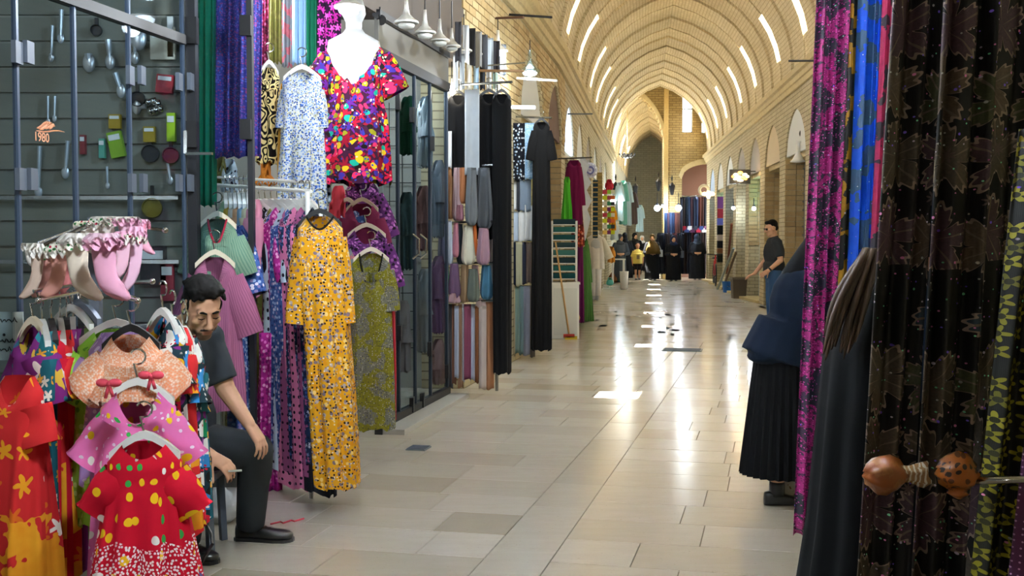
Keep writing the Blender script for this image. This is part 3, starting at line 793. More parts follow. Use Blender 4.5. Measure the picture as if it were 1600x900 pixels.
for z in (1.0, 1.35, 1.7):
    m = MB(); m.bar((-3.1, 6.3, z), (-1.82, 6.3, z), .02, .02)
    tag(m.build('display_rail', STEEL), 'steel hook rail %s on the slat wall of the kitchenware shop' % {1.0: 'lowest', 1.35: 'in the middle', 1.7: 'highest'}[z], 'rail')
# black post and folded glass leaf of the dress shop
dp = struct(bpy.data.objects.new('door_1', None)); C.objects.link(dp)
m = MB(); q = P(303, 300, 6.25); m.box((q.x, 6.25, 1.5), (.05, .07, 3.0)); m.build('post', DARK, dp)
q2 = P(393, 300, 6.45); m = MB(); m.box((q2.x, 6.45, 1.5), (.03, .05, 3.0)); m.build('post', DARK, dp)
m = MB(); m.bar((q.x, 6.25, 1.6), (q2.x, 6.45, 1.6), .008, 2.7); m.build('pane', GLASS, dp)
for py in (40, 202):
    r = P(384, py, 6.40); m = MB(); m.box(r, (.06, .04, .11)); m.build('patch_fitting', BLACKP, dp)
    r = P(300, py + 8, 6.2); m = MB(); m.box(r, (.06, .05, .14)); m.build('patch_fitting', BLACKP, dp)
hd = MB(); a = P(290, 204, 6.15); b_ = P(290, 240, 6.15); e = P(332, 240, 6.1); hd.bar(a, b_, .018); hd.bar(b_, e, .014); hd.build('door_handle', CHROME, dp)
# ------------------------------------------------------------------ prints
F_YEL = pat('print_yellow_floral', '#e3a21f', [dict(k='spot', s=34, r=.36, c=['#efc97a', '#d98e18', '#b8a6a0', '#7d6a74'], p=.7), dict(k='spot', s=56, r=.32, c=['#2c1d16', '#3a2a20', '#8d7f86'], p=.45), dict(k='spot', s=60, r=.25, c=['#e8d8c4', '#8d6f78'], p=.25)], warp=.02)
F_OLV = pat('print_olive_lace', '#77766a', [dict(k='blot', s=9, r=.52, c=['#8f8a10', '#6d6a14']), dict(k='spot', s=90, r=.3, c=['#3c3a34', '#b2aea0', '#9a9612'], p=.6), dict(k='stripe', s=36, r=.12, c=['#4a4a3e'], dis=3)], warp=.02)
F_MULTI = pat('print_big_flowers', '#3a1430', [dict(k='flower', s=14, r=.66, c=['#b81430', '#8c1028', '#c01838', '#5c2080'], np=6), dict(k='spot', s=24, r=.44, c=['#8c8c18', '#d8b820', '#18a088', '#e03060', '#3a2c8c', '#18120f'], p=.62), dict(k='spot', s=60, r=.34, c=['#181418', '#d8c8a0', '#2040a0'], p=.25)], warp=.07)
F_WBLUE = pat('print_white_blue', '#b6bec6', [dict(k='spot', s=85, r=.46, c=['#3a63b0', '#6f8cc0', '#8c8c70', '#2c4478', '#c8c8a8'], p=.85)], warp=.01)
F_SNAKE = pat('print_black_cream', '#120d0c', [dict(k='snake', s=11, r=.46, c=['#e6cf8e'])], warp=.02)
F_NAVY = pat('print_navy_floral', '#27375e', [dict(k='flower', s=42, r=.5, c=['#8fa8d8', '#c86a9c', '#4a6cb0', '#16203c', '#e0e0f0'], p=.8)], warp=.01)
F_BLUE = pat('print_blue_floral', '#4462a4', [dict(k='spot', s=46, r=.4, c=['#a8bce0', '#e0d8e8', '#243a78', '#8f7fb0'], p=.7)], warp=.01)
F_PINKD = pat('print_pink_dots', '#f08cba', [dict(k='spot', s=22, r=.2, c=['#23182c'], rnd=.25)])
F_WHITED = pat('print_white_dots', '#d4e4f4', [dict(k='spot', s=18, r=.2, c=['#1a1c30'], rnd=.25)])
F_MAUVED = pat('print_mauve_dots', '#a85a88', [dict(k='spot', s=24, r=.2, c=['#2a1430'], rnd=.3)])
F_MAG = pat('print_magenta_sprig', '#b42c8c', [dict(k='spot', s=44, r=.4, c=['#e070c0', '#7c1c6c', '#f0b0d8'], p=.7)])
F_GRN = pat('print_sage_pleat', '#7d9c86', [dict(k='stripe', s=24, r=.35, c=['#5f8270'], dis=1.5)])
F_PINKP = pat('print_rose_pleat', '#a06080', [dict(k='stripe', s=26, r=.35, c=['#844c6a'], dis=1.5)])
F_VIO = pat('print_violet_weave', '#4a4a9c', [dict(k='spot', s=90, r=.4, c=['#8a58b0', '#3a3c90', '#6a70c8', '#a84880'], p=.8)])
F_PURPL = pat('print_purple_black', '#5a2a66', [dict(k='spot', s=40, r=.42, c=['#1c1020', '#8a4a90', '#b070b0'], p=.7)])
F_MAGB = pat('print_magenta_black', '#2a1430', [dict(k='flower', s=24, r=.6, c=['#d838b0', '#b82c98', '#f060c8'], p=.85)])
F_GREYR = pat('print_grey_rose', '#7c8088', [dict(k='blot', s=14, r=.5, c=['#a04458', '#c07880'])])
F_MAROON = pat('print_maroon_sprig', '#7c2448', [dict(k='spot', s=50, r=.4, c=['#c86a98', '#3c1024'], p=.7)])
F_OLB = pat('print_olive_brown', '#6c6a34', [dict(k='blot', s=12, r=.5, c=['#8c8648', '#3c3620'])])
F_KHAKI = pat('print_khaki_sprig', '#8c8448', [dict(k='spot', s=40, r=.4, c=['#c8b878', '#4c4828', '#9c5c6c'], p=.7)])
F_PEACH = pat('print_peach_gingham', '#f0b898', [dict(k='spot', s=120, r=.4, c=['#f8d8c4', '#f0986c'], rnd=.2)])
fruit = dict(k='spot', s=15, r=.24, c=['#f0c020', '#f4f0e8', '#38a048', '#f0c020', '#f4f0e8'], p=.6, rnd=.8)
F_RED = pat('print_red_fruit', '#c8122e', [fruit, dict(k='spot', s=85, r=.34, c=['#f8e8ec'], vmax=-.34, soft=.12, p=.85), dict(k='spot', s=8, r=.3, c=['#5c5090', '#e8a020'], vmax=-.47, soft=.02, p=.8, rnd=.4)], warp=.03)
F_PINKF = pat('print_pink_fruit', '#f07abc', [fruit, dict(k='spot', s=30, r=.2, c=['#f8e0f0'], p=.3)], warp=.03)
F_RORANGE = pat('print_red_orange', '#d02c30', [dict(k='flower', s=10, r=.42, c=['#e8a024', '#f0e8dc', '#d86c20'], p=.5), dict(k='blot', s=6, r=.52, c=['#e08c1c', '#f0b030'], vmax=-.5)], warp=.05)
F_PURF = pat('print_purple_flowers', '#7c2a78', [dict(k='flower', s=9, r=.5, c=['#d8b040', '#2c7c88', '#e8d8d0'], p=.7, np=4)], warp=.03)
F_TEAL = pat('print_teal_flowers', '#1c5c68', [dict(k='flower', s=16, r=.4, c=['#e8e0d0', '#e0a030'], p=.6)])
F_CRAZY = pat('print_bright_patches', '#18323c', [dict(k='spot', s=16, r=.55, c=['#e8b020', '#c81c30', '#1c8c58', '#3888c8', '#f0f0e8', '#7c2c80', '#181818'], p=.95), dict(k='spot', s=60, r=.3, c=['#f8f0f0', '#c02040'], p=.3)], warp=.04)
F_LIME = pat('print_lime', '#9ce04c', [dict(k='spot', s=30, r=.3, c=['#c8f088', '#60b030'], p=.5)])
F_LILAC = pat('print_lilac', '#b898d8', [dict(k='spot', s=40, r=.3, c=['#e0d0f0'], p=.5)])
F_DOTN = pat('print_black_white_dots', '#14161e', [dict(k='flower', s=26, r=.36, c=['#e8f0f8', '#a8c0d8'], p=.7)])
F_LBLUE = pat('print_pale_blue_glitter', '#9cc0e0', [dict(k='spot', s=90, r=.35, c=['#d8e8f8', '#6c98c8'], p=.7)])
WH, BH, CRH = WHITEP, BLACKP, plain('cream_hanger', c(226, 214, 190), .4)
# ------------------------------------------------------------------ dress shop stock
cloth_top = [(405, 420, F_MAROON, 'maroon sprigged fabric at the left end of the high hanging row', 100), (420, 440, F_OLB, 'olive brown fabric in the high hanging row', 98), (440, 456, F_GREYR, 'grey and rose fabric in the high hanging row', 104), (456, 479, fab('#8fb4dc'), 'light blue fabric in the high hanging row', 100), (478, 496, fab('#14684c'), 'dark green fabric in the high hanging row', 102), (496, 533, F_MAGB, 'magenta flowered black fabric at the right end of the high hanging row', 112)]
for i, (a, b_, mt, lb, yb_) in enumerate(cloth_top): clothpx('hanging_fabric', lb, 'fabric', a, b_, -25, yb_, 7.45 - .03 * i, mt, nf=3, amp=.012, seed=i)
clothpx('curtain', 'green curtain hanging beside the black post of the dress shop', 'curtain', 306, 338, -30, 322, 6.75, fab('#1f8c66'), nf=3, amp=.02, seed=3)
clothpx('hanging_fabric', 'violet blue speckled fabric behind the folded glass leaf', 'fabric', 338, 410, -30, 246, 6.72, F_VIO, nf=4, amp=.03, seed=5)
garment('dress', 'black and cream snake print dress on the upper row', 'dress', 421, 104, 7.3, 150, 30, 40, F_SNAKE, hg=WH, sl=0, dep=.06)
garment('dress', 'orange edged narrow dress beside the snake print dress', 'dress', 443, 130, 7.2, 170, 12, 18, fab('#e0a848'), dep=.05, hg=None)
garment('dress', 'white and blue speckled long dress on the upper row', 'dress', 472, 112, 7.1, 215, 62, 78, F_WBLUE, sl=60, hg=WH, dep=.1, nf=6, amp=.02, sang=.12, sr=.06)
garment('dress', 'dark striped narrow dress behind the big flowered dress', 'dress', 503, 125, 7.25, 190, 14, 22, F_WHITED, dep=.05)
garment('garment', 'orange folded garment below the snake print dress', 'garment', 415, 238, 7.3, 50, 14, 30, fab('#c87828'), dep=.05)
for i, (px, py, w, h, mt, lb) in enumerate(((357, 262, 26, 50, F_WHITED, 'white dotted blouse corner above the hanger rail'), (345, 258, 14, 46, F_OLB, 'green sprigged blouse corner above the hanger rail'))):
    garment('blouse', lb, 'blouse', px, py - 14, 7.2, h, w, w * 1.2, mt, dep=.05)
# mannequin bust with the multicoloured dress
t = thing('mannequin_bust', 'white mannequin bust wearing the big flowered red dress', 'mannequin', P(553, 60, 7.25))
k_ = .86; m = MB(); m.lathe([(.17, -.55), (.15, -.38), (.13, -.25), (.17, -.08), (.16, -.02), (.07, .03), (.05, .06), (.052, .10), (.075, .15), (.07, .19), (.055, .24), (.03, .26)], n=20); m.build('torso', plain('bust_white', c(206, 210, 214), .5), t, True)
garment('dress', 'big flowered red multicolour dress on the white bust', 'dress', 555, 62, 7.22, 222, 92, 112, F_MULTI, sl=62, dep=.2, nf=8, amp=.022, nw=.10, nd=.19, waist=.12, sang=.5, sr=.09)
# hanger rail with edge-on dresses
t = thing('hanger_rail', 'white tubular hanger rail above the packed dresses', 'rail', P(410, 294, 6.8))
a, b_ = P(336, 289, 7.1), P(486, 299, 6.45); m = MB(); m.tube([a, b_], .011, 8); wb(m, 'tube', WHITEP, t)
m = MB(); m.tube([a + Vector((0, .05, .05)), b_ + Vector((0, .05, .05))], .008, 8); wb(m, 'tube', WHITEP, t)
for q in (a + Vector((.02, 0, 0)), b_ + Vector((-.02, 0, 0))):
    m = MB(); m.tube([q, (q.x, q.y + .05, 0)], .014, 8); wb(m, 'upright', WHITEP, t)
edge = [(F_KHAKI, 'khaki sprigged dress first on the packed rail'), (fab('#16161c'), 'black dress packed second on the rail'), (F_OLB, 'olive dress packed beside the magenta one'), (F_MAG, 'magenta sprigged dress packed on the rail'), (F_WHITED, 'white dress with dark dots packed on the rail'), (F_BLUE, 'blue sprigged dress packed on the rail'), (F_PINKD, 'pink dress with dark dots packed on the rail'), (F_MAUVED, 'mauve dotted dress beside the pink dotted one'), (F_NAVY, 'navy flowered dress packed next to the yellow dress'), (fab('#1d1f2a'), 'black dress packed right behind the yellow dress')]
for i, (mt, lb) in enumerate(edge):
    Yd = 6.95 - .05 * i; f = i / 9
    garment('dress', lb, 'dress', 396 + 9.4 * i, 322, Yd, 425 + 18 * f - 20 * (i % 3), 92, 96, mt, rz=-.9 + .05 * (i % 3), sl=88, dep=.05, nf=5, amp=.014, hg=WH, sang=.12, sr=.05, lean=-34 + 7 * i)
for i in range(7):
    px = 352 + 7 * i; Yd = 7.08 - .03 * i
    garment('dress', ('%s blouse tightly packed at the back of the hanger rail' % ('mint', 'yellow', 'white', 'peach', 'sky blue', 'cream', 'rose')[i]), 'blouse', px, 312, Yd, 150, 100, 118, fab(('#a8d8b8', '#e8cc58', '#e8e8e4', '#f0b890', '#90bce0', '#e4dcb8', '#d890a8')[i]), rz=-1.3, sl=60, dep=.03, hg=WH, sang=.1, sr=.05)
garment('dress', 'yellow floral long dress with black tie at the neck', 'dress', 500, 338, 6.2, 424, 72, 66, F_YEL, rz=.1, lean=24, sl=135, dep=.12, nf=7, amp=.024, nw=.07, nd=.07, hg=BH, sang=.10, sr=.065, trim=fab('#1a1512'))
garment('blouse', 'sage green pleated blouse on a cream hanger', 'blouse', 340, 342, 6.35, 105, 62, 74, F_GRN, rz=.1, sl=62, hg=CRH, dep=.08, nd=.14, nw=.05, trim=fab('#a83048'), sang=.35)
garment('blouse', 'navy flowered blouse behind the sage green one', 'blouse', 362, 352, 6.5, 170, 60, 70, F_BLUE, rz=-.4, sl=80, dep=.08, sang=.3)
garment('dress', 'rose pleated blouse hanging behind the seated man', 'blouse', 336, 402, 6.2, 240, 66, 92, F_PINKP, rz=.1, sl=95, hg=CRH, dep=.09, nd=.16, nw=.05, sang=.35)
garment('dress', 'khaki long dress behind the rose blouse', 'dress', 372, 420, 6.55, 330, 30, 60, F_KHAKI, rz=-.9, sl=70, dep=.06)
garment('dress', 'gold and blue striped long dress beside the seated man', 'dress', 374, 470, 6.45, 260, 24, 40, F_BLUE, rz=-.6, dep=.05)
clothpx('hanging_fabric', 'magenta sprigged skirt hem behind the seated man', 'skirt', 404, 440, 520, 770, 6.7, F_MAG, nf=3, amp=.02, seed=8)
# cascade right of the yellow dress
garment('blouse', 'sheer dark purple blouse under the big flowered dress', 'blouse', 566, 282, 8.0, 90, 52, 66, F_PURPL, sl=70, dep=.07, sang=.4, sr=.08)
garment('blouse', 'coral edged blouse at the left of the hanger cascade', 'blouse', 527, 290, 7.9, 90, 16, 26, fab('#d84858'), rz=-.8, dep=.05)
garment('blouse', 'blue printed blouse second in the hanger cascade', 'blouse', 543, 318, 7.9, 120, 44, 54, F_BLUE, rz=-.3, sl=50, dep=.07, hg=CRH)
garment('blouse', 'maroon scoop neck blouse in the hanger cascade', 'blouse', 566, 318, 7.8, 130, 54, 62, fab('#6c2040'), sl=60, dep=.07, nd=.14, hg=CRH, sang=.25)
garment('blouse', 'purple and black flowered blouse in the hanger cascade', 'blouse', 573, 358, 7.7, 170, 64, 70, F_PURPL, sl=70, dep=.07, nd=.1, hg=CRH, sang=.3)
garment('dress', 'dusty pink sprigged dress behind the olive dress', 'dress', 566, 385, 7.65, 260, 60, 74, F_GREYR, sl=80, dep=.07, sang=.2)
garment('dress', 'olive and grey lace print dress with scoop neck', 'dress', 580, 396, 7.5, 275, 60, 72, F_OLV, sl=64, dep=.08, nf=6, amp=.012, nw=.075, nd=.24, hg=CRH, trim=fab('#181810'), sang=.16, sr=.07)
garment('dress', 'red edged narrow dress just right of the olive dress', 'dress', 614, 430, 7.62, 228, 5, 7, fab('#c03040'), dep=.05, nf=3)
# ------------------------------------------------------------------ children's clothes stand
st = thing('sock_stand', 'steel stand with cross bars behind the children\'s dresses', 'stand', PF(150, 1000) )
st.location = Vector((P(150, 500, 4.5).x, 4.5, 0))
pz = lambda py: P(150, py, 4.5).z
m = MB(); m.box((st.location.x, 4.5, pz(340) / 2), (.04, .04, pz(340))); wb(m, 'pole', GREYM, st)
def srod(x0, y0, Y0, x1, y1, Y1, r=.007, knob=True):
    a, b_ = P(x0, y0, Y0), P(x1, y1, Y1); m = MB(); m.tube([a, b_], r, 8); o = wb(m, 'display_bar', CHROME, st)
    if knob: m = MB(); m.ell(b_, (.012,) * 3); wb(m, 'knob', CHROME, st, True)
srod(60, 380, 4.35, 150, 345, 4.5); srod(150, 345, 4.5, 258, 360, 4.4); srod(70, 383, 4.3, 138, 352, 4.3, .009)
srod(52, 455, 4.3, 150, 440, 4.5); srod(150, 445, 4.5, 238, 440, 4.35, .009); srod(150, 450, 4.5, 60, 470, 4.2); srod(150, 455, 4.5, 215, 470, 4.15)
for d in ((.45, .1), (-.45, -.1), (.1, -.45), (-.1, .45)):
    m = MB(); q = Vector((st.location.x, 4.5, .06)); e = q + Vector((d[0], d[1], -.0)); m.tube([q, e], .014, 8); wb(m, 'foot', GREYM, st)
    m = MB(); m.lathe([(.012, -.012), (.03, -.012), (.03, .012), (.012, .012)], e - Vector((0, 0, .03)), 14, (1, 0, 0)); wb(m, 'castor', BLACKP, st)
m = MB(); m.tube([P(322, 820, 4.6), P(330, 835, 4.55), P(332, 850, 4.5), P(322, 866, 4.5), P(314, 880, 4.5)], .007, 8); tag(m.build('cable', BLACKP, None), 'black looped cable on the floor right of the children\'s dresses', 'cable')
# socks: leg, foot, frilled cuff
def sock(px, py, Y, hp, col, frill, label, rz=0.0, flip=1, wide=1.0):
    k = Y / FPX; h = hp * k; t = thing('frilled_sock', label, 'sock', P(px, py, Y), rz); r = h * .17 * wide
    pts = [(0, 0, 0, 1), (0, 0, -.2, .95), (.01, 0, -.42, .85), (.05, 0, -.6, .9), (.13, 0, -.76, 1.0), (.22, 0, -.88, .95), (.30, 0, -.95, .7), (.34, 0, -.98, .3)]
    rings = []
    for x, y, z, w in pts: rings.append([(flip * x * h + r * w * math.cos(a), .3 * r * w * math.sin(a), z * h + .12 * r * math.sin(2 * a)) for a in [2 * PI * j / 16 for j in range(16)]])
    m = MB(); m.loft(rings, True, True, True); m.build('sock_foot', fab(col), t, True)
    for kk, zz in enumerate((.02, -.05, .08)):
        rg = []
        for s_ in (0, 1, 2):
            rr = r * (1.05 + .42 * s_ / 2); rg.append([((rr + (.22 * r * s_ / 2) * math.sin(9 * a + kk)) * math.cos(a), (.5 * rr + .2 * r * s_ / 2 * math.sin(9 * a + kk)) * math.sin(a), h * (zz + .07 - .06 * s_) + .012 * math.sin(9 * a + kk * 2) * s_ / 2) for a in [2 * PI * j / 54 for j in range(54)]])
        m = MB(); m.loft(rg, True); m.build('frill', frill[kk % len(frill)], t, True)
WF, PK, PKF, CF = fab('#f0ece6'), '#e8a8c4', fab('#f0b4d0'), pat('print_tiny_flowers', '#f0e8dc', [dict(k='spot', s=70, r=.35, c=['#c03050', '#388048', '#e8c8d0'], p=.5)])
sock(120, 378, 4.2, 92, '#e4d6c4', [WF, CF, WF], 'cream sock with white lace frill at the middle of the stand', flip=1, wide=1.2)
sock(162, 378, 4.1, 92, PK, [PKF, PKF, fab('#f4cce0')], 'pink sock with ruffled pink frill at the front of the stand', flip=1, wide=1.3)
sock(192, 372, 4.25, 70, '#f0c0d4', [CF, WF, PKF], 'pale pink sock with flowered frill right of the front pair', flip=-1)
sock(212, 368, 4.3, 95, '#f0c4dc', [PKF, CF, PKF], 'long pink sock hanging at the right end of the bar', flip=-1, wide=.7)
sock(92, 392, 4.3, 74, '#d89c90', [CF, WF, CF], 'dusty rose sock with flowered frill left of the cream sock', flip=-1, wide=1.1)
sock(76, 395, 4.4, 70, '#e0a49c', [WF, CF, WF], 'dusty pink sock second from the left end of the stand', flip=-1)
sock(58, 392, 4.35, 76, '#d8c0b0', [WF, WF, WF], 'beige sock with white lace at the left end of the stand', flip=-1, wide=.8)
sock(46, 385, 4.45, 34, '#efe8e0', [WF, WF, WF], 'small white lace sock at the far left of the stand', wide=1.4)
sock(105, 388, 4.45, 80, '#c87878', [CF, WF, CF], 'dark rose sock behind the cream sock', flip=-1)
sock(140, 352, 4.4, 46, '#f0e6dc', [CF, WF, CF], 'white frilled sock bunched on top of the stand', wide=2.0)
sock(165, 345, 4.45, 46, '#e8e0d8', [CF, CF, WF], 'flowered frill sock bunched on top beside the white one', wide=2.0)
sock(198, 345, 4.4, 44, '#f4c8e0', [PKF, PKF, WF], 'pink frilled sock bunched at the top right of the stand', wide=1.9)
sock(222, 350, 4.42, 48, '#f4b0c8', [PKF, fab('#f090a8'), PKF], 'bright pink frilled sock at the top right end', wide=1.0)
# dresses on the stand
garment('child_dress', 'red child dress with fruit print and white dots at the hem', 'dress', 226, 692, 4.0, 290, 118, 176, F_RED, rz=.05, sl=72, dep=.13, nf=11, amp=.03, nw=.075, nd=.05, hg=WH, sang=.55, sr=.07, cuff=1.15)
garment('child_dress', 'pink child dress with fruit print behind the red one', 'dress', 216, 608, 4.15, 400, 120, 165, F_PINKF, rz=.05, sl=80, dep=.12, nf=10, amp=.028, nw=.075, nd=.12, hg=WH, sang=.62, sr=.06, cuff=1.15)
garment('child_blouse', 'peach seersucker child blouse with puffed sleeves', 'blouse', 205, 524, 4.25, 100, 96, 120, F_PEACH, rz=.1, sl=66, dep=.12, nf=10, amp=.014, nw=.1, nd=.06, hg=BH, sang=.75, sr=.085, cuff=.7)
for s_, x in ((-1, 170), (1, 236)):
    m = MB(); q = P(x, 600 if s_ < 0 else 588, 4.0)
    for d in (-1, 1): m.ell(q + Vector((d * .022, 0, .004)), (.024, .01, .015))
    m.ell(q, (.009, .012, .009)); m.tube([q, q + Vector((-.012, 0, -.05))], .006, 6); m.tube([q, q + Vector((.014, 0, -.045))], .006, 6)
    tag(m.build('ribbon_bow', fab('#f0586c'), None, True), 'coral ribbon bow %s of the peach blouse' % ('on the left' if s_ < 0 else 'on the right'), 'bow')
garment('child_dress', 'lime green child dress behind the peach blouse', 'dress', 182, 515, 4.42, 300, 120, 130, F_LIME, rz=.25, sl=70, dep=.12, hg=WH, sang=.6)
garment('child_dress', 'lilac child dress between lime and peach ones', 'dress', 188, 520, 4.35, 240, 96, 120, F_LILAC, rz=.2, sl=40, dep=.08, sang=.3)
garment('child_dress', 'red orange child dress with yellow print at the left edge', 'dress', 28, 588, 4.15, 380, 84, 110, F_RORANGE, rz=-.3, sl=60, dep=.12, nw=.07, nd=.1, sang=.3)
garment('child_dress', 'purple child dress with large flowers on a cream hanger', 'dress', 52, 512, 4.35, 400, 66, 96, F_PURF, rz=-.45, sl=80, dep=.12, hg=CRH, sang=.35)
for i, (px, mt, lb, rz) in enumerate(((66, F_TEAL, 'teal flowered child dress behind the purple one', -1.0), (80, fab('#c41830'), 'plain crimson child dress in the left bunch', -1.05), (94, F_RORANGE, 'red and yellow child dress in the left bunch', -1.1), (104, fab('#8c2c84'), 'violet child dress in the left bunch', -1.15), (114, F_PURF, 'dark purple flowered child dress next to the pole', -1.2), (126, fab('#9cb870'), 'pale green child dress hem by the pole', -1.2))):
    garment('child_dress', lb, 'dress', px, 516 - i, 4.38 + .03 * i, 395 - 6 * i, 96, 120, mt, rz=rz, sl=64, dep=.05, hg=(WH, BH)[i % 2], sang=.25, sr=.06)
for i, (px, mt, lb, rz) in enumerate(((255, F_CRAZY, 'bright patchwork print child dress right of the peach blouse', -.9), (270, F_RORANGE, 'red printed child dress in the right bunch', -1.0), (287, F_CRAZY, 'dark patchwork print child dress nearest the seated man', -1.1), (290, F_TEAL, 'teal child dress low in the right bunch', -1.1))):
    garment('child_dress', lb, 'dress', px, 498 + 14 * i, 4.42 + .05 * i, (330, 320, 290, 270)[i], 92, 116, mt, rz=rz + .15, sl=60, dep=.06, hg=WH, sang=.3, sr=.06)
for i, (px, py, lb) in enumerate(((112, 492, 'white hanger tilted behind the sock stand pole'), (124, 484, 'grey hanger tilted beside the sock stand pole'))):
    t = thing('clothes_hanger', lb, 'hanger', P(px, py, 4.5), -.5); hanger(t, .12, (WHITEP, GREYM)[i])
# small card with handwriting
t = thing('price_card', 'white card with black handwriting at the left edge behind the dresses', 'card', P(14, 525, 4.7)); k = 4.7 / FPX
m = MB(); m.box((0, 0, 0), (46 * k, .004, 76 * k)); m.build('card', plain('card_white', c(214, 224, 216), .6), t)
for j, (x0, x1, y) in enumerate(((-16, 14, 24), (-18, 10, -8), (-14, 16, -22))):
    m = MB(); pts = [((x0 + (x1 - x0) * i / 14) * k, -.004, (y + 2.4 * math.sin(i * 1.7 + j) + (3 if i % 5 == 2 else 0)) * k) for i in range(15)]; m.tube(pts, .0022, 5); m.build('ink_line', BLACKP, t)
m = MB(); m.ell((-7 * k, -.004, 2 * k), (.006, .002, .006)); m.build('ink_dot', BLACKP, t)
# ------------------------------------------------------------------ seated man
SHIRT = pat('shirt_charcoal', '#2c3036', [dict(k='spot', s=14, r=.05, c=['#34383e'], p=.3)])
TROU = fab('#26292d'); LEATH = plain('black_leather', c(14, 14, 16), .28, spec=.6)
man = thing('person', 'seated man in charcoal short sleeved shirt and black shoes looking down', 'person', Vector((-1.35, 5.5, 0)))
hipL, hipR = Vector((-1.50, 5.40, .50)), Vector((-1.62, 5.55, .50))
kneeL = Vector((-1.215, 5.42, .475)); ankL = Vector((-1.285, 5.60, .10))
kneeR = Vector((-1.42, 5.12, .47)); ankR = Vector((-1.52, 5.30, .10))
chest = Vector((-1.535, 5.22, .92)); waist = Vector((-1.57, 5.42, .62))
shL = Vector((-1.395, 5.27, 1.02)); shR = Vector((-1.66, 5.04, 1.02))
HM = headM(P(316, 482, 5.02), .62, .52, .04); nb = Vector((-1.505, 5.13, 1.05))
elL = Vector((-1.315, 5.26, .79)); wrL = P(389, 662, 5.22)
elR = Vector((-1.66, 4.96, .76)); wrR = P(330, 712, 5.15)
kd = (P(415, 700, 5.20) - wrL)
Lp = head(HM, 1.0) + neck(HM, nb)
Lp += [('e', chest, (.165, .12, .20)), ('e', waist, (.155, .12, .19)), ('c', shL, .06, shR, .06), ('c', shL, .056, elL, .045), ('c', elL, .045, wrL, .029), ('c', shR, .056, elR, .045), ('c', elR, .045, wrR, .029),
       ('c', hipL, .10, kneeL, .062), ('c', kneeL, .06, ankL, .042), ('c', hipR, .10, kneeR, .062), ('c', kneeR, .06, ankR, .042), ('c', hipL, .11, hipR, .11)]
Lp += hand(wrL, kd + Vector((.01, 0, -.02)), Vector((-.15, .2, -1)), 1, 1.0, [.35, .45, .35], .22)
Lp += hand(wrR, Vector((.5, -.2, -.25)), Vector((-.3, .5, -.6)), -1, .95, [.5, .7, .5], .1)
def stubble(M, org):
    b = NB('skin_with_stubble'); R3_ = M.to_3x3(); ce = M.translation - org
    pos = b.vm('SUBTRACT', b.obj(), tuple(ce)); x, y, z = (b.vm('DOT_PRODUCT', pos, tuple(R3_.col[i].normalized())) for i in range(3))
    nz = b.math('MULTIPLY', b.math('SUBTRACT', b.noise(b.obj(), 120, 3), .5), .02)
    ss = lambda v, lo, hi: b.n('ShaderNodeMapRange', {0: v, 1: lo, 2: hi}, interpolation_type='SMOOTHSTEP').outputs[0]
    low = ss(b.math('ADD', z, nz), -.058, -.076); top = ss(z, -.145, -.128); side = b.math('MULTIPLY', ss(b.math('ADD', y, nz), .045, .02), ss(b.math('ADD', z, nz), .01, -.03)); fr = ss(y, -.035, -.01)
    f = b.math('MULTIPLY', b.math('MULTIPLY', b.math('MAXIMUM', low, side), top), fr)
    lip = b.math('MULTIPLY', b.math('MULTIPLY', ss(z, -.085, -.079), ss(z, -.058, -.064)), b.math('MULTIPLY', ss(b.math('ABSOLUTE', x), .024, .016), ss(y, .07, .08)))
    f = b.math('MULTIPLY', f, b.math('SUBTRACT', 1.0, lip))
    base = b.mix(b.math('MULTIPLY', b.noise(b.obj(), 30, 3), .25), c(208, 160, 130), c(170, 116, 92)); base = b.mix(b.math('MULTIPLY', lip, .6), base, c(168, 96, 84))
    return b.fin(b.mix(b.math('MULTIPLY', f, .8), base, c(44, 34, 30)), .55, 0, .35)
blob('body', Lp, .0052, stubble(HM, man.location), man, 3)
inf = .022
blob('shirt', [('e', chest, (.185, .142, .215)), ('e', waist, (.175, .14, .2)), ('c', shL, .078, shR, .078), ('c', chest + Vector((0, 0, .06)), .12, nb + Vector((0, 0, -.05)), .075), ('t', nb + Vector((-.012, .01, -.07)), .085, nb + Vector((.006, -.008, .022)), .070), ('t', shL + Vector((-.02, 0, .02)), .080, shL + (elL - shL) * .86, .072), ('t', shR, .080, shR + (elR - shR) * .86, .074), ('c', waist + Vector((0, 0, -.1)), .16, waist, .15)], .010, SHIRT, man, 5)
blob('trousers', [('c', hipL, .125, kneeL, .086), ('t', kneeL + Vector((0, 0, .0)), .086, ankL + Vector((0, 0, -.03)), .070), ('c', kneeL, .086, kneeL + Vector((-.01, .05, -.12)), .078), ('c', hipR, .125, kneeR, .084), ('t', kneeR, .084, ankR + Vector((0, 0, -.03)), .070), ('c', kneeR, .084, kneeR + Vector((0, .03, -.1)), .076), ('c', hipL, .135, hipR, .135)], .011, TROU, man, 6)
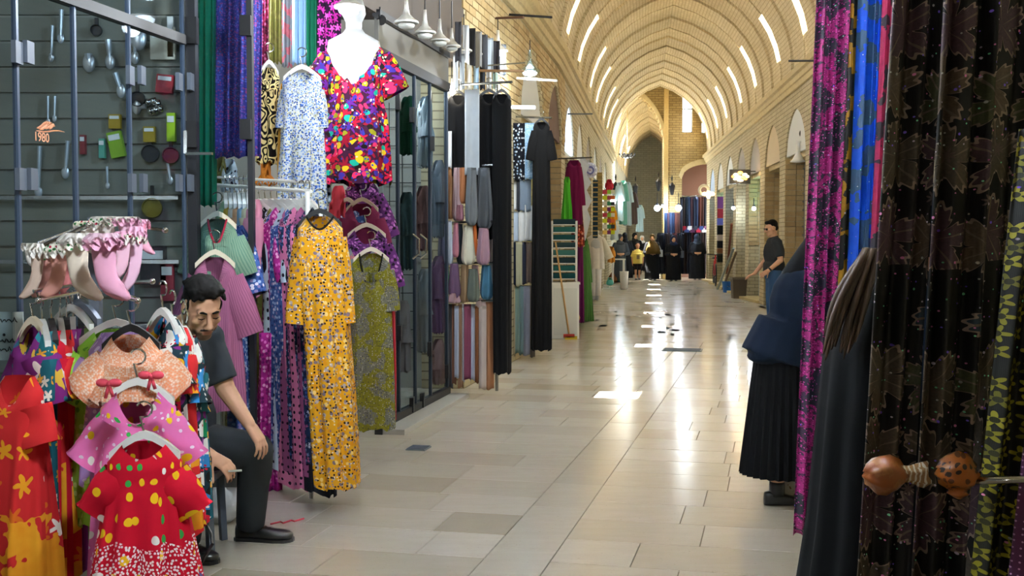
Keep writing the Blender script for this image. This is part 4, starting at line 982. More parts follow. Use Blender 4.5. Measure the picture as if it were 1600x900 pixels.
for an, d in ((ankL, (.97, -.12)), (ankR, (.8, -.6))):
    dd = Vector((d[0], d[1], 0)).normalized(); o = wb(shoe(Vector((an.x, an.y, .0)) - dd * .07, d, .285, .05, .085), 'shoe', LEATH, man, True)
    m = MB(); h0 = Vector((an.x, an.y, .004)) - dd * .075; a = Vector((-dd.y, dd.x, 0))
    m.loft([[h0 + dd * (t * .295) + a * (s_ * w_ * .054) + Vector((0, 0, z)) for s_, z in ((-1, -.004), (1, -.004), (1, .012), (-1, .012))] for t, w_ in ((0, .5), (.06, .85), (.3, .86), (.5, .95), (.7, 1.1), (.88, .95), (.97, .6), (1, .25))], True, True, True); m.V = [tuple(Vector(v) - man.location) for v in m.V]; m.build('sole', BLACKP, o)
    for q in (.5, .58, .66):
        m = MB(); m.tube([Vector((an.x, an.y, 0)) - dd * .07 + dd * (.285 * q) + a * (s_ * .032) + Vector((0, 0, .058 + .012 * (1 - abs(s_)) - (q - .5) * .09)) for s_ in (-1, -.4, .4, 1)], .004, 6); wb(m, 'strap', LEATH, man)
HR = HM.to_3x3(); HT = lambda x, y, z: HM @ Vector((x, y, z))
rr = random.Random(4); hp = [('e', HT(0, -.03, .052), (.079, .09, .08), HR), ('e', HT(0, .006, .098), (.066, .058, .034), HR), ('e', HT(.0, -.065, .0), (.074, .062, .075), HR)]
for i in range(46):
    a = rr.uniform(0, 2 * PI); e = rr.uniform(.35, 1.4)
    p = Vector((.079 * math.cos(a) * math.cos(e), -.02 + .092 * math.sin(a) * math.cos(e), .05 + .088 * math.sin(e)))
    if p.y > .06 and p.z < .09: continue
    hp.append(('e', HT(*p), (.017, .017, .013), HR))
for q in (-1, 1): hp += [('e', HT(q * .074, .014, .024), (.007, .013, .026), HR)]
for i in range(9):
    x = -.06 + .015 * i; hp.append(('c', HT(x, .03, .112 - .3 * x * x * 10 * .5), .016, HT(x * 1.02, .052 - 3.0 * x * x, .112 + .006 * math.sin(i * 2.1)), .013))
for i in range(70):
    a = rr.uniform(-1.05, 1.05); e0 = rr.uniform(-.9, .9); pts_ = []
    for k_ in range(4):
        v_ = e0 + .28 * k_; p = Vector((.082 * math.sin(a) * math.cos(v_ * .3), -.015 + .1 * math.sin(v_) * math.cos(a * .3), .048 + .094 * math.cos(v_) * math.cos(a)))
        if p.z < .03 or p.y > .06: break
        pts_.append(HT(*(p * (1.0 + .03 * math.sin(i * 1.7 + k_)))))
    for p_, q_ in zip(pts_, pts_[1:]): hp.append(('c', p_, .0085, q_, .008))
blob('hair', hp, .0048, HAIR, man, 1)
for q in (-1, 1):
    m = MB(); m.tube([HT(q * .012, .0885, .028), HT(q * .03, .089, .036), HT(q * .05, .076, .030)], [.0035, .0055, .003], 8); wb(m, 'eyebrow', HAIR, man, True)
    m = MB(); m.tube([HT(q * .017, .085, .004), HT(q * .032, .0885, .0005), HT(q * .047, .082, .004)], [.0014, .0024, .0014], 6); wb(m, 'eyelashes', HAIR, man, True)
BEARD = plain('beard_stubble', c(46, 36, 32), .8, grain=.5, gs=220)
blob('moustache', [('c', HT(-.026, .084, -.058), .005, HT(0, .094, -.051), .006), ('c', HT(.026, .084, -.058), .005, HT(0, .094, -.051), .006)], .004, BEARD, man, 1)
m = MB(); m.tube([wrR + Vector((.09, -.05, -.06)), wrR + Vector((.15, -.06, -.055))], .005, 6); tag(m.build('pen', WHITEP), 'short white pen held low in the seated man\'s hand', 'pen')
# stool, bag and box beside him
t = thing('stool', 'low plastic stool under the seated man', 'stool', Vector((-1.56, 5.48, 0)))
m = MB(); m.box((0, 0, .36), (.34, .3, .03)); m.build('seat', GREYM, t)
for dx in (-.13, .13):
    for dy in (-.11, .11): m = MB(); m.bar((dx, dy, .35), (dx * 1.1, dy * 1.1, 0), .03); m.build('leg', GREYM, t)
t = thing('shopping_bag', 'white printed plastic bag on the floor behind the seated man\'s leg', 'bag', P(350, 826, 5.95)); t.location.z = 0
blob('bag_body', [('e', t.location + Vector((0, 0, .14)), (.10, .08, .15)), ('e', t.location + Vector((.03, 0, .24)), (.07, .05, .07)), ('e', t.location + Vector((-.04, .0, .05)), (.09, .08, .06))], .012, pat('bag_white_print', '#dfe3e8', [dict(k='blot', s=16, r=.42, c=['#7c2c50', '#3c5878'])]), t, 2)
m = MB(); m.box(P(350, 730, 5.95), (.16, .14, .18)); tag(m.build('dark_carton', plain('dark_carton', c(64, 62, 58), .8)), 'dark carton on top of the white bag behind the man\'s leg', 'box')
# ------------------------------------------------------------------ closed glass doors past the dresses
d2 = struct(bpy.data.objects.new('door_2', None)); C.objects.link(d2)
def WY(px, off=0.0): return (2.73 + off) / (.2 - (px - 800) / FPX)
FR2 = plain('door_frame_slate', c(62, 68, 78), .35, .3)
ps = (622, 648, 672, 698); 
for px in ps:
    y = WY(px); m = MB(); m.bar((XL(y), y, 0), (XL(y), y, 2.88), .03, .03); m.build('stile', FR2, d2)
y0, y1 = WY(590), WY(699)
for z, h in ((2.86, .08), (.05, .10), (3.15, .05)):
    m = MB(); m.bar((XL(y0), y0, z), (XL(y1), y1, z), .06, h); m.build('rail', DARK, d2)
m = MB(); m.bar((XL(y0) + .10, y0, .02), (XL(y1) + .1, y1, .02), .2, .04); m.build('sill', plain('sill_stone', c(190, 188, 182), .4), d2)
for a, b_ in zip((592,) + ps, ps):
    ya, yb = WY(a), WY(b_); m = MB(); m.bar((XL(ya), ya + .02, 1.46), (XL(yb), yb - .02, 1.46), .008, 2.72); m.build('pane', GLASS, d2)
ya, yb = WY(590), WY(699); m = MB(); m.bar((XL(ya), ya, 3.0), (XL(yb), yb, 3.0), .03, .24); m.build('transom', plain('transom_grey', c(96, 94, 88), .4), d2)
for px, py in ((640, 632), (656, 625), (668, 545), (695, 580), (620, 520), (640, 180), (618, 160), (672, 225)):
    y = WY(px); q = P(px, py, y); m = MB(); m.bar((q.x + .02, y - .05, q.z), (q.x + .02, y + .05, q.z), .035, .12); m.build('patch_fitting', BLACKP, d2)
for px in (641, 653):
    y = WY(px); q = P(px, 385, y); m = MB(); m.tube([q + Vector((.02, 0, .1)), q + Vector((.07, -.01, .06)), q + Vector((.07, -.01, -.06)), q + Vector((.02, 0, -.1))], .01, 8); m.build('pull_handle', CHROME, d2)
# wire display grid and stock inside
t = thing('wire_grid', 'wire display grid on the wall inside the closed glass doors', 'grid', (-1.25, 11.3, 0))
for i in range(12):
    x = -1.95 + i * .125; m = MB(); m.bar((x, 11.32, .3), (x, 11.32, 2.8), .008); wb(m, 'wire', BLACKP, t)
for i in range(14):
    z = .4 + i * .18; m = MB(); m.bar((-1.95, 11.31, z), (-.58, 11.31, z), .008); wb(m, 'wire', BLACKP, t)
inside = [(628, 470, 30, 110, '#b8a49c', 'pale pink garment low behind the first glass pane'), (634, 300, 22, 120, '#4c5c58', 'dark teal garment behind the first glass pane'), (660, 290, 20, 100, '#8c6058', 'dusty red garment behind the second glass pane'), (662, 420, 22, 130, '#a8a4a0', 'grey garment behind the second glass pane'), (684, 250, 18, 120, '#6c747c', 'slate garment behind the third glass pane'), (684, 400, 20, 120, '#7c5a74', 'plum garment behind the third glass pane'), (636, 150, 26, 90, '#28583c', 'bottle green garment high behind the first glass pane'), (664, 150, 22, 110, '#aab4b8', 'pale grey garment high behind the second glass pane'), (684, 530, 20, 70, '#b89088', 'salmon garment low behind the third glass pane')]
for px, py, w, h, col, lb in inside:
    Yd = WY(px, .14) - .1; garment('garment', lb, 'garment', px, py, Yd, h, w, w * 1.15, fab(col), rz=-1.0, dep=.04, sl=h * .4, sang=.12, sr=.05)
# ------------------------------------------------------------------ scarf stand, near
SC1 = 'scarves on the near display stand'
def rod(name, lb, a, b_, r=.012, mat=STEEL):
    m = MB(); m.tube([a, b_], r, 8); return tag(m.build(name, mat), lb, 'rod')
rod('display_rod', 'steel rod carrying black robes and pale scarves', P(690, 134, 11.15), P(800, 128, 10.7))
rod('display_rod', 'steel rod carrying the tan and grey scarf loops', P(692, 260, 11.1), P(778, 258, 10.75))
rod('display_rod', 'steel rod carrying the lavender and orange scarf loops', P(688, 348, 11.05), P(772, 346, 10.75))
rod('display_rod', 'steel rod carrying the purple and teal scarf loops', P(692, 412, 11.05), P(774, 410, 10.75))
rod('display_rod', 'steel rod carrying the long straight scarves', P(692, 470, 11.05), P(772, 470, 10.75))
for px, lb in ((696, 'left steel upright of the near scarf stand'), (776, 'right steel upright of the near scarf stand')):
    q = P(px, 300, 11.12); m = MB(); m.tube([(q.x, 11.12, 0), (q.x, 11.12, 2.95)], .016, 8); tag(m.build('stand_upright', STEEL), lb, 'upright')
BLK = fab('#121214')
garment('robe', 'black robe at the left end of the near scarf rod', 'robe', 716, 148, 10.95, 128, 34, 38, BLK, hg=BH, dep=.06)
clothpx('scarf', 'pale grey folded scarf hanging between the black robes', 'scarf', 726, 749, 140, 272, 10.8, fab('#c4ccd4'), nf=1, amp=.006)
clothpx('scarf', 'white scarf edge between the first robe and door frame', 'scarf', 698, 706, 205, 262, 10.85, fab('#dfe2e4'), nf=1, amp=.006)
garment('robe', 'wide black robe in the middle of the near scarf rod', 'robe', 764, 146, 10.9, 225, 38, 44, BLK, hg=BH, dep=.06)
garment('robe', 'long black robe reaching almost to the floor by the near scarves', 'robe', 784, 146, 10.7, 436, 30, 27, BLK, hg=BH, dep=.07, nf=5, amp=.012)
loops = [(697, 709, 262, 342, '#a87c58', 'tan'), (706, 722, 262, 345, '#b0989c', 'dusty pink'), (716, 731, 262, 318, '#a46c48', 'copper brown'), (712, 726, 320, 345, '#9c6c78', 'rose striped'), (726, 748, 262, 352, '#787c80', 'mid grey'), (742, 771, 262, 358, '#5c6066', 'dark grey'), (768, 778, 258, 306, '#dcdcd8', 'short white'),
         (684, 700, 350, 412, '#8c8ca8', 'lavender'), (694, 709, 345, 414, '#d4e0f0', 'icy white'), (707, 717, 348, 402, '#c88898', 'rose pink'), (713, 724, 350, 412, '#343c44', 'charcoal'), (720, 744, 352, 414, '#e0dcc8', 'cream edged'), (726, 742, 352, 405, '#9c7c88', 'mauve'), (735, 746, 350, 400, '#d87840', 'orange'), (744, 768, 356, 414, '#b08c9c', 'dusty mauve'),
         (693, 702, 414, 456, '#3c9c74', 'emerald'), (700, 721, 412, 466, '#6c5470', 'purple'), (698, 720, 458, 474, '#c09ca4', 'pink tuft'), (717, 735, 414, 472, '#a88c6c', 'sand'), (728, 750, 420, 472, '#6c746c', 'olive grey'), (735, 750, 414, 455, '#bc9ca4', 'pale rose'), (749, 771, 414, 468, '#4c7c98', 'teal blue'), (742, 760, 466, 481, '#d0b8b4', 'blush tuft')]
for i, (a, b_, y0, y1, col, nm) in enumerate(loops):
    row = 'upper' if y0 < 330 else ('middle' if y0 < 408 else 'lower')
    loop('scarf', '%s looped scarf in the %s row of the near stand' % (nm, row), 'scarf', a, b_, y0, y1, 10.9 - .02 * (i % 5) - (.12 if b_ - a > 20 else 0), fab(col), SC1, dep=.06, amp=.018)
flat = [(698, 708, 475, 606, '#5c5c60', 'dark grey'), (706, 713, 475, 600, '#7c5848', 'brown'), (710, 717, 478, 590, '#b4bcd0', 'pale lavender'), (715, 724, 475, 606, '#a88468', 'tan'), (722, 727, 475, 596, '#c8c8d0', 'silver'), (725, 736, 475, 592, '#8c4c64', 'mauve red'), (734, 743, 475, 594, '#d0d8e8', 'icy blue'), (742, 749, 478, 598, '#7c5034', 'dark brown'), (748, 760, 478, 608, '#ccbcb4', 'cream pink'), (758, 772, 470, 608, '#a87858', 'caramel')]
for i, (a, b_, y0, y1, col, nm) in enumerate(flat):
    clothpx('scarf', '%s straight scarf in the bottom row of the near stand' % nm, 'scarf', a, b_, y0, y1, 10.85 - .03 * (i % 3), fab(col), group=SC1, nf=1, amp=.010, seed=i)
clothpx('scarf', 'long white scarf hanging beside the long black robe', 'scarf', 764, 778, 310, 552, 10.9, fab('#d4d8dc'), nf=2, amp=.01)
# ------------------------------------------------------------------ scarf stand, further
SC2 = 'scarves on the further display stand'
rod('display_rod', 'pale rod over the further scarf stand', P(790, 182, 14.0), P(862, 184, 13.7))
rod('display_rod', 'thin rod over the white scarves of the further stand', P(796, 326, 13.9), P(840, 326, 13.8), .008)
rod('display_rod', 'thin rod over the dark scarves of the further stand', P(794, 376, 13.9), P(840, 376, 13.8), .008)
rod('display_rod', 'thin rod over the straight scarves of the further stand', P(794, 447, 13.9), P(840, 447, 13.8), .008)
q = P(797, 300, 13.95); m = MB(); m.tube([(q.x, 13.95, 0), (q.x, 13.95, 2.9)], .014, 8); tag(m.build('stand_upright', STEEL), 'steel upright of the further scarf stand', 'upright')
clothpx('scarf', 'black scarf with white spots on the further stand', 'scarf', 798, 820, 192, 282, 13.75, F_DOTN, group=SC2, nf=2, amp=.012)
clothpx('scarf', 'glittering pale blue scarf on the further stand', 'scarf', 820, 838, 192, 280, 13.7, F_LBLUE, group=SC2, nf=2, amp=.01)
garment('robe', 'long black short sleeved robe on the further stand', 'robe', 846, 190, 13.6, 356, 26, 30, BLK, hg=BH, dep=.08, sl=46, sang=.2, sr=.07)
fl2 = [(799, 807, 282, 328, '#e4e6e8', 'white strip'), (807, 813, 282, 330, '#3c4048', 'black strip'), (812, 830, 280, 330, '#7c8ca0', 'blue grey'), (799, 812, 330, 378, '#c0d0e4', 'icy blue'), (810, 822, 330, 378, '#dce0e4', 'white'), (820, 832, 320, 376, '#d4d8dc', 'silver white'),
       (795, 802, 378, 446, '#585c60', 'dark grey'), (800, 808, 378, 445, '#20283c', 'navy'), (806, 816, 378, 447, '#a8a890', 'stone'), (814, 824, 378, 444, '#303444', 'midnight'), (822, 832, 378, 442, '#706460', 'taupe'),
       (796, 802, 447, 556, '#8c7480', 'dusty plum'), (800, 805, 447, 556, '#d4c8a4', 'cream'), (805, 812, 447, 552, '#7c948c', 'sage'), (811, 818, 447, 554, '#6c8488', 'teal grey'), (817, 829, 447, 555, '#9ca0b4', 'lavender grey'), (828, 836, 447, 558, '#78706c', 'mushroom')]
for i, (a, b_, y0, y1, col, nm) in enumerate(fl2):
    row = 'top' if y0 < 300 else ('second' if y0 < 340 else ('third' if y0 < 400 else 'bottom'))
    clothpx('scarf', '%s scarf in the %s row of the further stand' % (nm, row), 'scarf', a, b_, y0, y1, 13.8 - .02 * (i % 3), fab(col), group=SC2, nf=1, amp=.012, seed=i + 30)
# clothes hung high on the wall above the stands
hi = [(716, '#54545a', 'charcoal'), (728, '#d8dce0', 'white'), (738, '#2c2c30', 'black'), (748, '#8c8c8c', 'grey'), (757, '#484a50', 'slate'), (766, '#c0ccd8', 'pale blue'), (776, '#34343a', 'dark'), (786, '#5c6068', 'steel grey')]
for i, (px, col, nm) in enumerate(hi):
    clothpx('hanging_trousers', '%s trousers in the row hung high under the brick arch' % nm, 'trousers', px - 5, px + 5, 34 + 5 * i, 96 + 3 * i, 2.73 / (.2 - (px - 800) / FPX) - .35, fab(col), group='trousers hung high', nf=1, amp=.012, seed=i)
for i, px in enumerate((712, 722, 733, 744, 754, 764, 774)):
    clothpx('hanging_trousers', '%s trousers in the lower row behind the black robes' % ('white', 'grey', 'ivory', 'sky blue', 'black', 'pearl', 'pale green')[i], 'trousers', px - 4, px + 4, 84, 140, 2.73 / (.2 - (px - 800) / FPX) - .2, fab(('#e0e4e8', '#9098a0', '#d8d4c8', '#a8c4dc', '#2c3038', '#ccd0d4', '#b4ccc4')[i]), nf=1, amp=.012, seed=i + 9)
rod('wall_rod', 'brown rod holding the high row of trousers', P(728, 30, 13.0), P(818, 27, 12.4), .014, BROWNP)
rod('wall_rod', 'dark rod sticking out from the brick wall near the vault', P(782, 22, 13.5), P(862, 27, 13.0), .014, DARK)
rod('wall_rod', 'long wooden rod crossing below the lit lamps', P(698, 110, 12.0), P(818, 111, 11.6), .014, plain('rod_wood', c(150, 120, 90), .6))
rod('wall_rod', 'thin steel rod above the long wooden rod', P(700, 107, 12.3), P(820, 98, 11.9), .008, STEEL)
rod('wall_rod', 'pale rod under the lit lamp by the white arch', P(808, 122, 13.2), P(870, 126, 12.7), .014, WHITEPAINT)
rod('tube_light', 'lit tube light in front of the white arch', P(794, 167, 13.6), P(836, 168, 13.5), .02, emit('tube_glow', (.8, .95, 1, 1), 5))
# ------------------------------------------------------------------ pendant lamps
def pendant(px, py, Y, s_, lb, lit=False, top=3.6, mat=None):
    b0 = P(px, py, Y); t = thing('pendant_lamp', lb, 'lamp', b0); k = s_
    m = MB(); m.lathe([(.0, .30 * k), (.022 * k, .30 * k), (.026 * k, .17 * k), (.045 * k, .10 * k), (.10 * k, .045 * k), (.14 * k, .02 * k), (.145 * k, .0), (.135 * k, -.004), (.06 * k, .03 * k)], n=24); m.build('shade', mat or WHITEP, t, True)
    m = MB(); m.tube([(0, 0, .3 * k), (0, 0, max(.35, top - b0.z))], .005, 6); m.build('cord', BLACKP, t)
    m = MB(); m.lathe([(.05 * k, .01), (.10 * k, -.012), (.09 * k, -.03), (.04 * k, -.045)], n=18); m.build('bulb', BULBB if lit else plain('unlit_glass', c(214, 216, 210), .3), t, True)
    return b0
pend = [(635, 36, 8.4, .62, 'large white cone pendant nearest above the glass doors'), (664, 52, 9.0, .60, 'second white cone pendant from the camera'), (687, 64, 9.7, .60, 'third white cone pendant from the camera'), (706, 73, 10.4, .55, 'fourth white cone pendant behind a dark cord'), (725, 80, 11.1, .55, 'fifth cone pendant fading behind the row'), (742, 85, 11.8, .55, 'last unlit cone pendant of the row')]
for a in pend: pendant(*a)
b0 = pendant(778, 80, 12.6, .75, 'lit cone pendant left of the white arch', True); lamp('pendant_light', b0 - Vector((0, 0, .08)), 26, (.85, .93, 1))
b0 = pendant(828, 112, 13.0, .8, 'lit glass pendant in front of the white arch', True, mat=glass('pendant_glass', (.8, .9, .95, 1), .1)); lamp('pendant_light', b0 - Vector((0, 0, .08)), 30, (.85, .93, 1))
b0 = pendant(545, 12, 6.75, .6, 'glaring lit lamp above the white bust', True); lamp('pendant_light', b0 + Vector((.0, -.12, -.08)), 16, (.95, .98, 1))
b0 = pendant(706, 140, 11.0, .35, 'small warm lit bulb behind the black robes', True); lamp('pendant_light', b0 + Vector((0, -.1, -.04)), 6, (1, .9, .7))
# soffit pipe and spotlight over the glass doors
m = MB(); m.tube([P(588, 26, 8.6), P(640, 54, 9.4), P(704, 88, 10.9)], .018, 8); tag(m.build('soffit_pipe', BLACKP), 'black pipe running under the soffit above the glass doors', 'pipe')
t = thing('spotlight', 'small black spotlight clipped to the soffit pipe', 'spotlight', P(593, 30, 8.7)); m = MB(); m.lathe([(.03, -.05), (.04, 0), (.04, .06)], n=14, axis=(.3, -1, -.3)); m.build('housing', BLACKP, t); m = MB(); m.box((0, 0, .05), (.02, .02, .08)); m.build('bracket', BLACKP, t)
# ------------------------------------------------------------------ left side, past the stands
t = thing('shelf_rack', 'pale metal rack of folded teal cloth by the yellow green bricks', 'rack', Vector((P(882, 440, 17.0).x, 17.0, 0)))
k = 17.0 / FPX; zt, zb = P(880, 345, 17).z, P(880, 442, 17).z
for dx in (-.18, .18):
    for dy in (0, .35): m = MB(); m.bar((dx, dy, zb), (dx, dy, zt), .02); m.build('upright', WHITEPAINT, t)
for i in range(8):
    z = zb + (zt - zb) * (i + .5) / 8
    m = MB(); m.box((0, .17, z), (.38, .36, .012)); m.build('shelf', WHITEPAINT, t)
    m = MB(); m.box((0, .17, z + .045), (.32, .32, .075)); 
    tag(m.build('folded_cloth', fab(('#1c4a4c', '#28605c', '#20343c', '#3c6c68', '#2c4448')[i % 5]), None, False, t.location), 'folded teal cloth on shelf %s of the pale rack' % ('one (lowest)', 'two', 'three', 'four', 'five', 'six', 'seven', 'eight (highest)')[i], 'cloth', 'folded cloths on the pale rack')
t = thing('cabinet', 'white floor cabinet under the pale rack', 'cabinet', Vector((P(883, 520, 17.0).x, 17.1, 0)))
hh = P(880, 444, 17).z; m = MB(); m.box((0, 0, hh / 2), (.40, .4, hh)); m.build('body', WHITEPAINT, t)
m = MB(); m.box((0, -.205, hh * .5), (.34, .012, hh * .86)); m.build('door', plain('cabinet_door', c(210, 212, 206), .5), t); m = MB(); m.box((0, 0, hh + .015), (.43, .43, .03)); m.build('top', WHITEPAINT, t)
t = thing('broom', 'broom with yellow bristles leaning on the white cabinet', 'broom', PF(889, 530)); q = t.location
m = MB(); m.tube([q + Vector((0, 0, .08)), P(868, 378, 16.8)], .013, 8); wb(m, 'handle', plain('broom_stick', c(190, 150, 96), .6), t); m = MB(); m.box(q + Vector((.0, 0, .05)), (.16, .05, .05)); wb(m, 'head', plain('broom_red', c(176, 52, 40), .6), t); m = MB(); m.box(q + Vector((.03, 0, .02)), (.18, .05, .05)); wb(m, 'bristles', plain('bristle_yellow', c(210, 180, 60), .8), t)
m = MB(); a = PF(884, 528); m.tube([a + Vector((0, -.02, z)) + Vector((x, 0, 0)) for x, z in ((-.03, .1), (-.02, .5), (.0, .85), (.12, .55), (.2, .3), (.14, .12), (.02, .15))], .012, 8); tag(m.build('hose', plain('hose_ochre', c(196, 160, 84), .5), None, True), 'ochre hose loop hanging in front of the white cabinet', 'hose')
rail = rod('wall_rod', 'steel arm over the magenta robe', P(872, 248, 18.5), P(925, 246, 18.2), .012)
garment('robe', 'magenta robe hanging beside the yellow green bricks', 'robe', 897, 250, 18.4, 100, 22, 26, fab('#6c1440'), dep=.08, sl=60, sang=.1, sr=.06)
garment('robe', 'bright green robe hanging left of the magenta robe', 'robe', 886, 276, 18.2, 70, 10, 16, fab('#50b030'), dep=.06)
garment('dress', 'rust flowered dress under the magenta robe', 'dress', 903, 310, 18.6, 75, 14, 20, pat('print_rust', '#7c2c20', [dict(k='spot', s=20, r=.4, c=['#c86040', '#e0a080', '#401410'], p=.8)]), dep=.06)
garment('dress', 'long plum dress under the rust flowered dress', 'dress', 905, 372, 19.5, 132, 12, 16, fab('#641c54'), dep=.06)
# white zigzag edged shawl
t = thing('shawl', 'white shawl with zigzag edge right of the magenta robe', 'shawl', P(913, 245, 19.5)); k = 19.5 / FPX; m = MB(); zz = [(0, 0), (8, 14), (3, 26), (11, 40), (4, 52), (12, 68), (5, 82), (10, 96), (2, 130)]
rings = [[(-6 * k, 0, -y * k), (x * k, -.02, -y * k), (x * k, .02, -y * k), (-6 * k, .03, -y * k)] for x, y in zz]; m.loft(rings, True, True, True); m.build('cloth', fab('#e4ecf4'), t)
# round lace plate sign
t = thing('lace_disc', 'round white lace disc hanging over the green dress', 'ornament', P(922, 266, 20.5)); k = 20.5 / FPX
m = MB(); m.lathe([(11.5 * k, -.01), (11.8 * k, .0), (11.5 * k, .012), (8.5 * k, .016), (8 * k, .006)], n=32, axis=(0, -1, 0)); m.build('disc', pat('lace_white', '#d4d4e0', [dict(k='spot', s=22, r=.3, c=['#a8a4b8', '#f4f4f8'], rnd=.3)]), t, True)
m = MB(); m.lathe([(6.5 * k, .004), (6.2 * k, .024), (4.2 * k, .024), (4.0 * k, .004)], n=28, axis=(0, -1, 0)); m.build('inner_ring', plain('ring_blue', c(110, 112, 160), .6), t)
m = MB(); m.lathe([(.9 * k, 0), (.9 * k, .03)], n=12, axis=(0, -1, 0)); m.build('centre_stud', plain('stud_red', c(170, 90, 100), .5), t)
m = MB(); m.tube([(0, .02, 11 * k), (0, .3, 16 * k)], .008, 6); m.build('bracket', DARK, t)
garment('dress', 'green pleated dress standing out into the hall', 'dress', 913, 372, 20.6, 132, 12, 30, pat('print_green_stripe', '#5c8c48', [dict(k='stripe', s=12, r=.4, c=['#3c6834'], dis=2)]), dep=.12, nf=9, amp=.02, sl=60, sang=.1, sr=.06)
# white mannequin with blouse and trousers
t = thing('mannequin', 'headless mannequin in white blouse and white trousers', 'mannequin', PF(930, 470)); L0 = t.location; k = L0.y / FPX; zz = lambda py: P(930, py, L0.y).z
blob('figure', [('e', L0 + Vector((0, 0, zz(385))), (.17, .1, .22)), ('e', L0 + Vector((0, 0, zz(405))), (.16, .1, .16)), ('c', L0 + Vector((0, 0, zz(372))), .05, L0 + Vector((0, 0, zz(360))), .045), ('c', L0 + Vector((-.05, 0, zz(412))), .08, L0 + Vector((-.06, 0, .05)), .05), ('c', L0 + Vector((.05, 0, zz(412))), .08, L0 + Vector((.05, 0, .05)), .05)], .02, plain('mannequin_grey', c(186, 190, 196), .4), t, 2)
m = bodymesh(.2, .22, zz(364) - zz(418), .13, 7, .012, .07, .1, 1, 3); m.V = [tuple(Vector(v) + Vector((0, 0, zz(366)))) for v in m.V]; m.build('blouse', fab('#e8e4e0'), t, True)
for s_ in (-1, 1):
    m = sleevemesh(.2, s_, .5, .08, .1, .4); m.V = [tuple(Vector(v) + Vector((0, 0, zz(366)))) for v in m.V]; m.build('sleeve', fab('#e0d8c8'), t, True)
    m = MB(); m.cap((s_ * .06, 0, zz(410)), .1, (s_ * .06, 0, .12), .075, flat=True); m.build('trouser_leg', fab('#e4e4e6'), t, True)
# brick shop fronts further left: shutter columns, stacked goods
for i, (px, y0, y1, Yd, col, lb) in enumerate(((937, 270, 360, 24.5, '#a08c58', 'yellow lattice panel left of the goods stall'), (930, 282, 372, 23.5, '#2c4450', 'dark shop shutter beside the lattice panel'))):
    k = Yd / FPX; q = P(px, y1, Yd); h = (y1 - y0) * k; t = thing('shutter_panel', lb, 'shutter', q)
    m = MB(); m.box((0, 0, h / 2), (.10, .05, h)); m.build('board', fab(col), t)
    for j in range(12): m = MB(); m.box((0, -.03, h * (j + .5) / 12), (.10, .02, .025)); m.build('slat', plain('slat_tan', c(178, 154, 100), .7), t)
cols = ['#c03448', '#e8702c', '#7c2c6c', '#d8e020', '#282c30', '#98c838', '#e4e0d8', '#d8e020', '#b04858', '#e8c060', '#f0e8d8', '#3c8c60']
cnm = ['crimson', 'orange', 'purple', 'lime yellow', 'black', 'green', 'off white', 'bright yellow', 'rose', 'gold', 'cream', 'sea green']
ORD = ['first', 'second', 'third', 'fourth', 'fifth', 'sixth', 'seventh', 'eighth', 'ninth', 'tenth', 'eleventh', 'twelfth', 'thirteenth', 'fourteenth', 'fifteenth', 'sixteenth', 'seventeenth', 'eighteenth']
for i in range(24):
    px = 945 + 5 * (i % 3); py = 300 + 9 * (i // 3); Yd = 29 + .5 * (i % 3); q = P(px, py, Yd); s_ = .11 + .03 * ((i * 7) % 3)
    m = MB(); m.box((0, 0, 0), (s_, s_, .10)); m.box((0, -s_ * .5, 0), (s_ * .6, .01, .05))
    tag(m.build('boxed_good', plain('goods', c(cols[(i * 5) % 12]), .5), None, False, q), '%s packet, %s row from the top, %s column of the goods stall' % (cnm[(i * 5) % 12], ORD[i // 3], ('left', 'middle', 'right')[i % 3]), 'packet', 'packets of the goods stall')
for i, (px, y0, y1, Yd, col, lb) in enumerate(((957, 322, 360, 30, '#e89c20', 'orange garment hanging over the goods stall'), (955, 385, 410, 31, '#c88430', 'mustard garment low at the goods stall'), (968, 285, 345, 36, '#c0d8d8', 'pale aqua gown hanging in the far left shop'), (974, 282, 350, 37, '#7cc0b4', 'mint gown hanging in the far left shop'), (981, 284, 352, 38, '#b8d0dc', 'icy blue gown hanging in the far left shop'), (990, 300, 350, 40, '#584c4c', 'brown gown by the far archway'), (1000, 320, 362, 43, '#a8c4cc', 'pale gown in the shop beyond the archway'), (960, 345, 375, 33, '#d0e0e8', 'white blouse above the far left crowd'), (952, 280, 300, 33, '#c03040', 'red cap like garment high at the far left'))):
    garment('garment', lb, 'garment', px, y0, Yd, y1 - y0, 9, 12, fab(col), dep=.08, nf=4, sl=(y1 - y0) * .4, sang=.15, sr=.07)
# bags and buckets on the floor
def bag(px, py, w, h, col, lb, Yd=None):
    q = PF(px, py); k = q.y / FPX; t = thing('bag', lb, 'bag', q)
    blob('bag_body', [('e', q + Vector((0, 0, h * k * .4)), (w * k / 2, w * k * .35, h * k * .42)), ('e', q + Vector((0, 0, h * k * .2)), (w * k * .52, w * k * .4, h * k * .22))], .03, fab(col), t, 2)
    m = MB(); m.tube([q + Vector((x * w * k * .3, 0, h * k * (.7 + .3 * z))) for x, z in ((-1, 0), (-.6, .8), (0, 1), (.6, .8), (1, 0))], .015, 6); wb(m, 'handle', fab(col), t)
bag(960, 441, 22, 16, '#8c5a30', 'brown bag on the floor past the white mannequin'); bag(972, 442, 12, 12, '#285c50', 'dark green bag on the floor beside the brown bag'); bag(953, 446, 12, 12, '#5cb0a0', 'turquoise bag on the brown bag'); bag(962, 438, 14, 20, '#2a2c30', 'black bag leaning behind the brown bag')
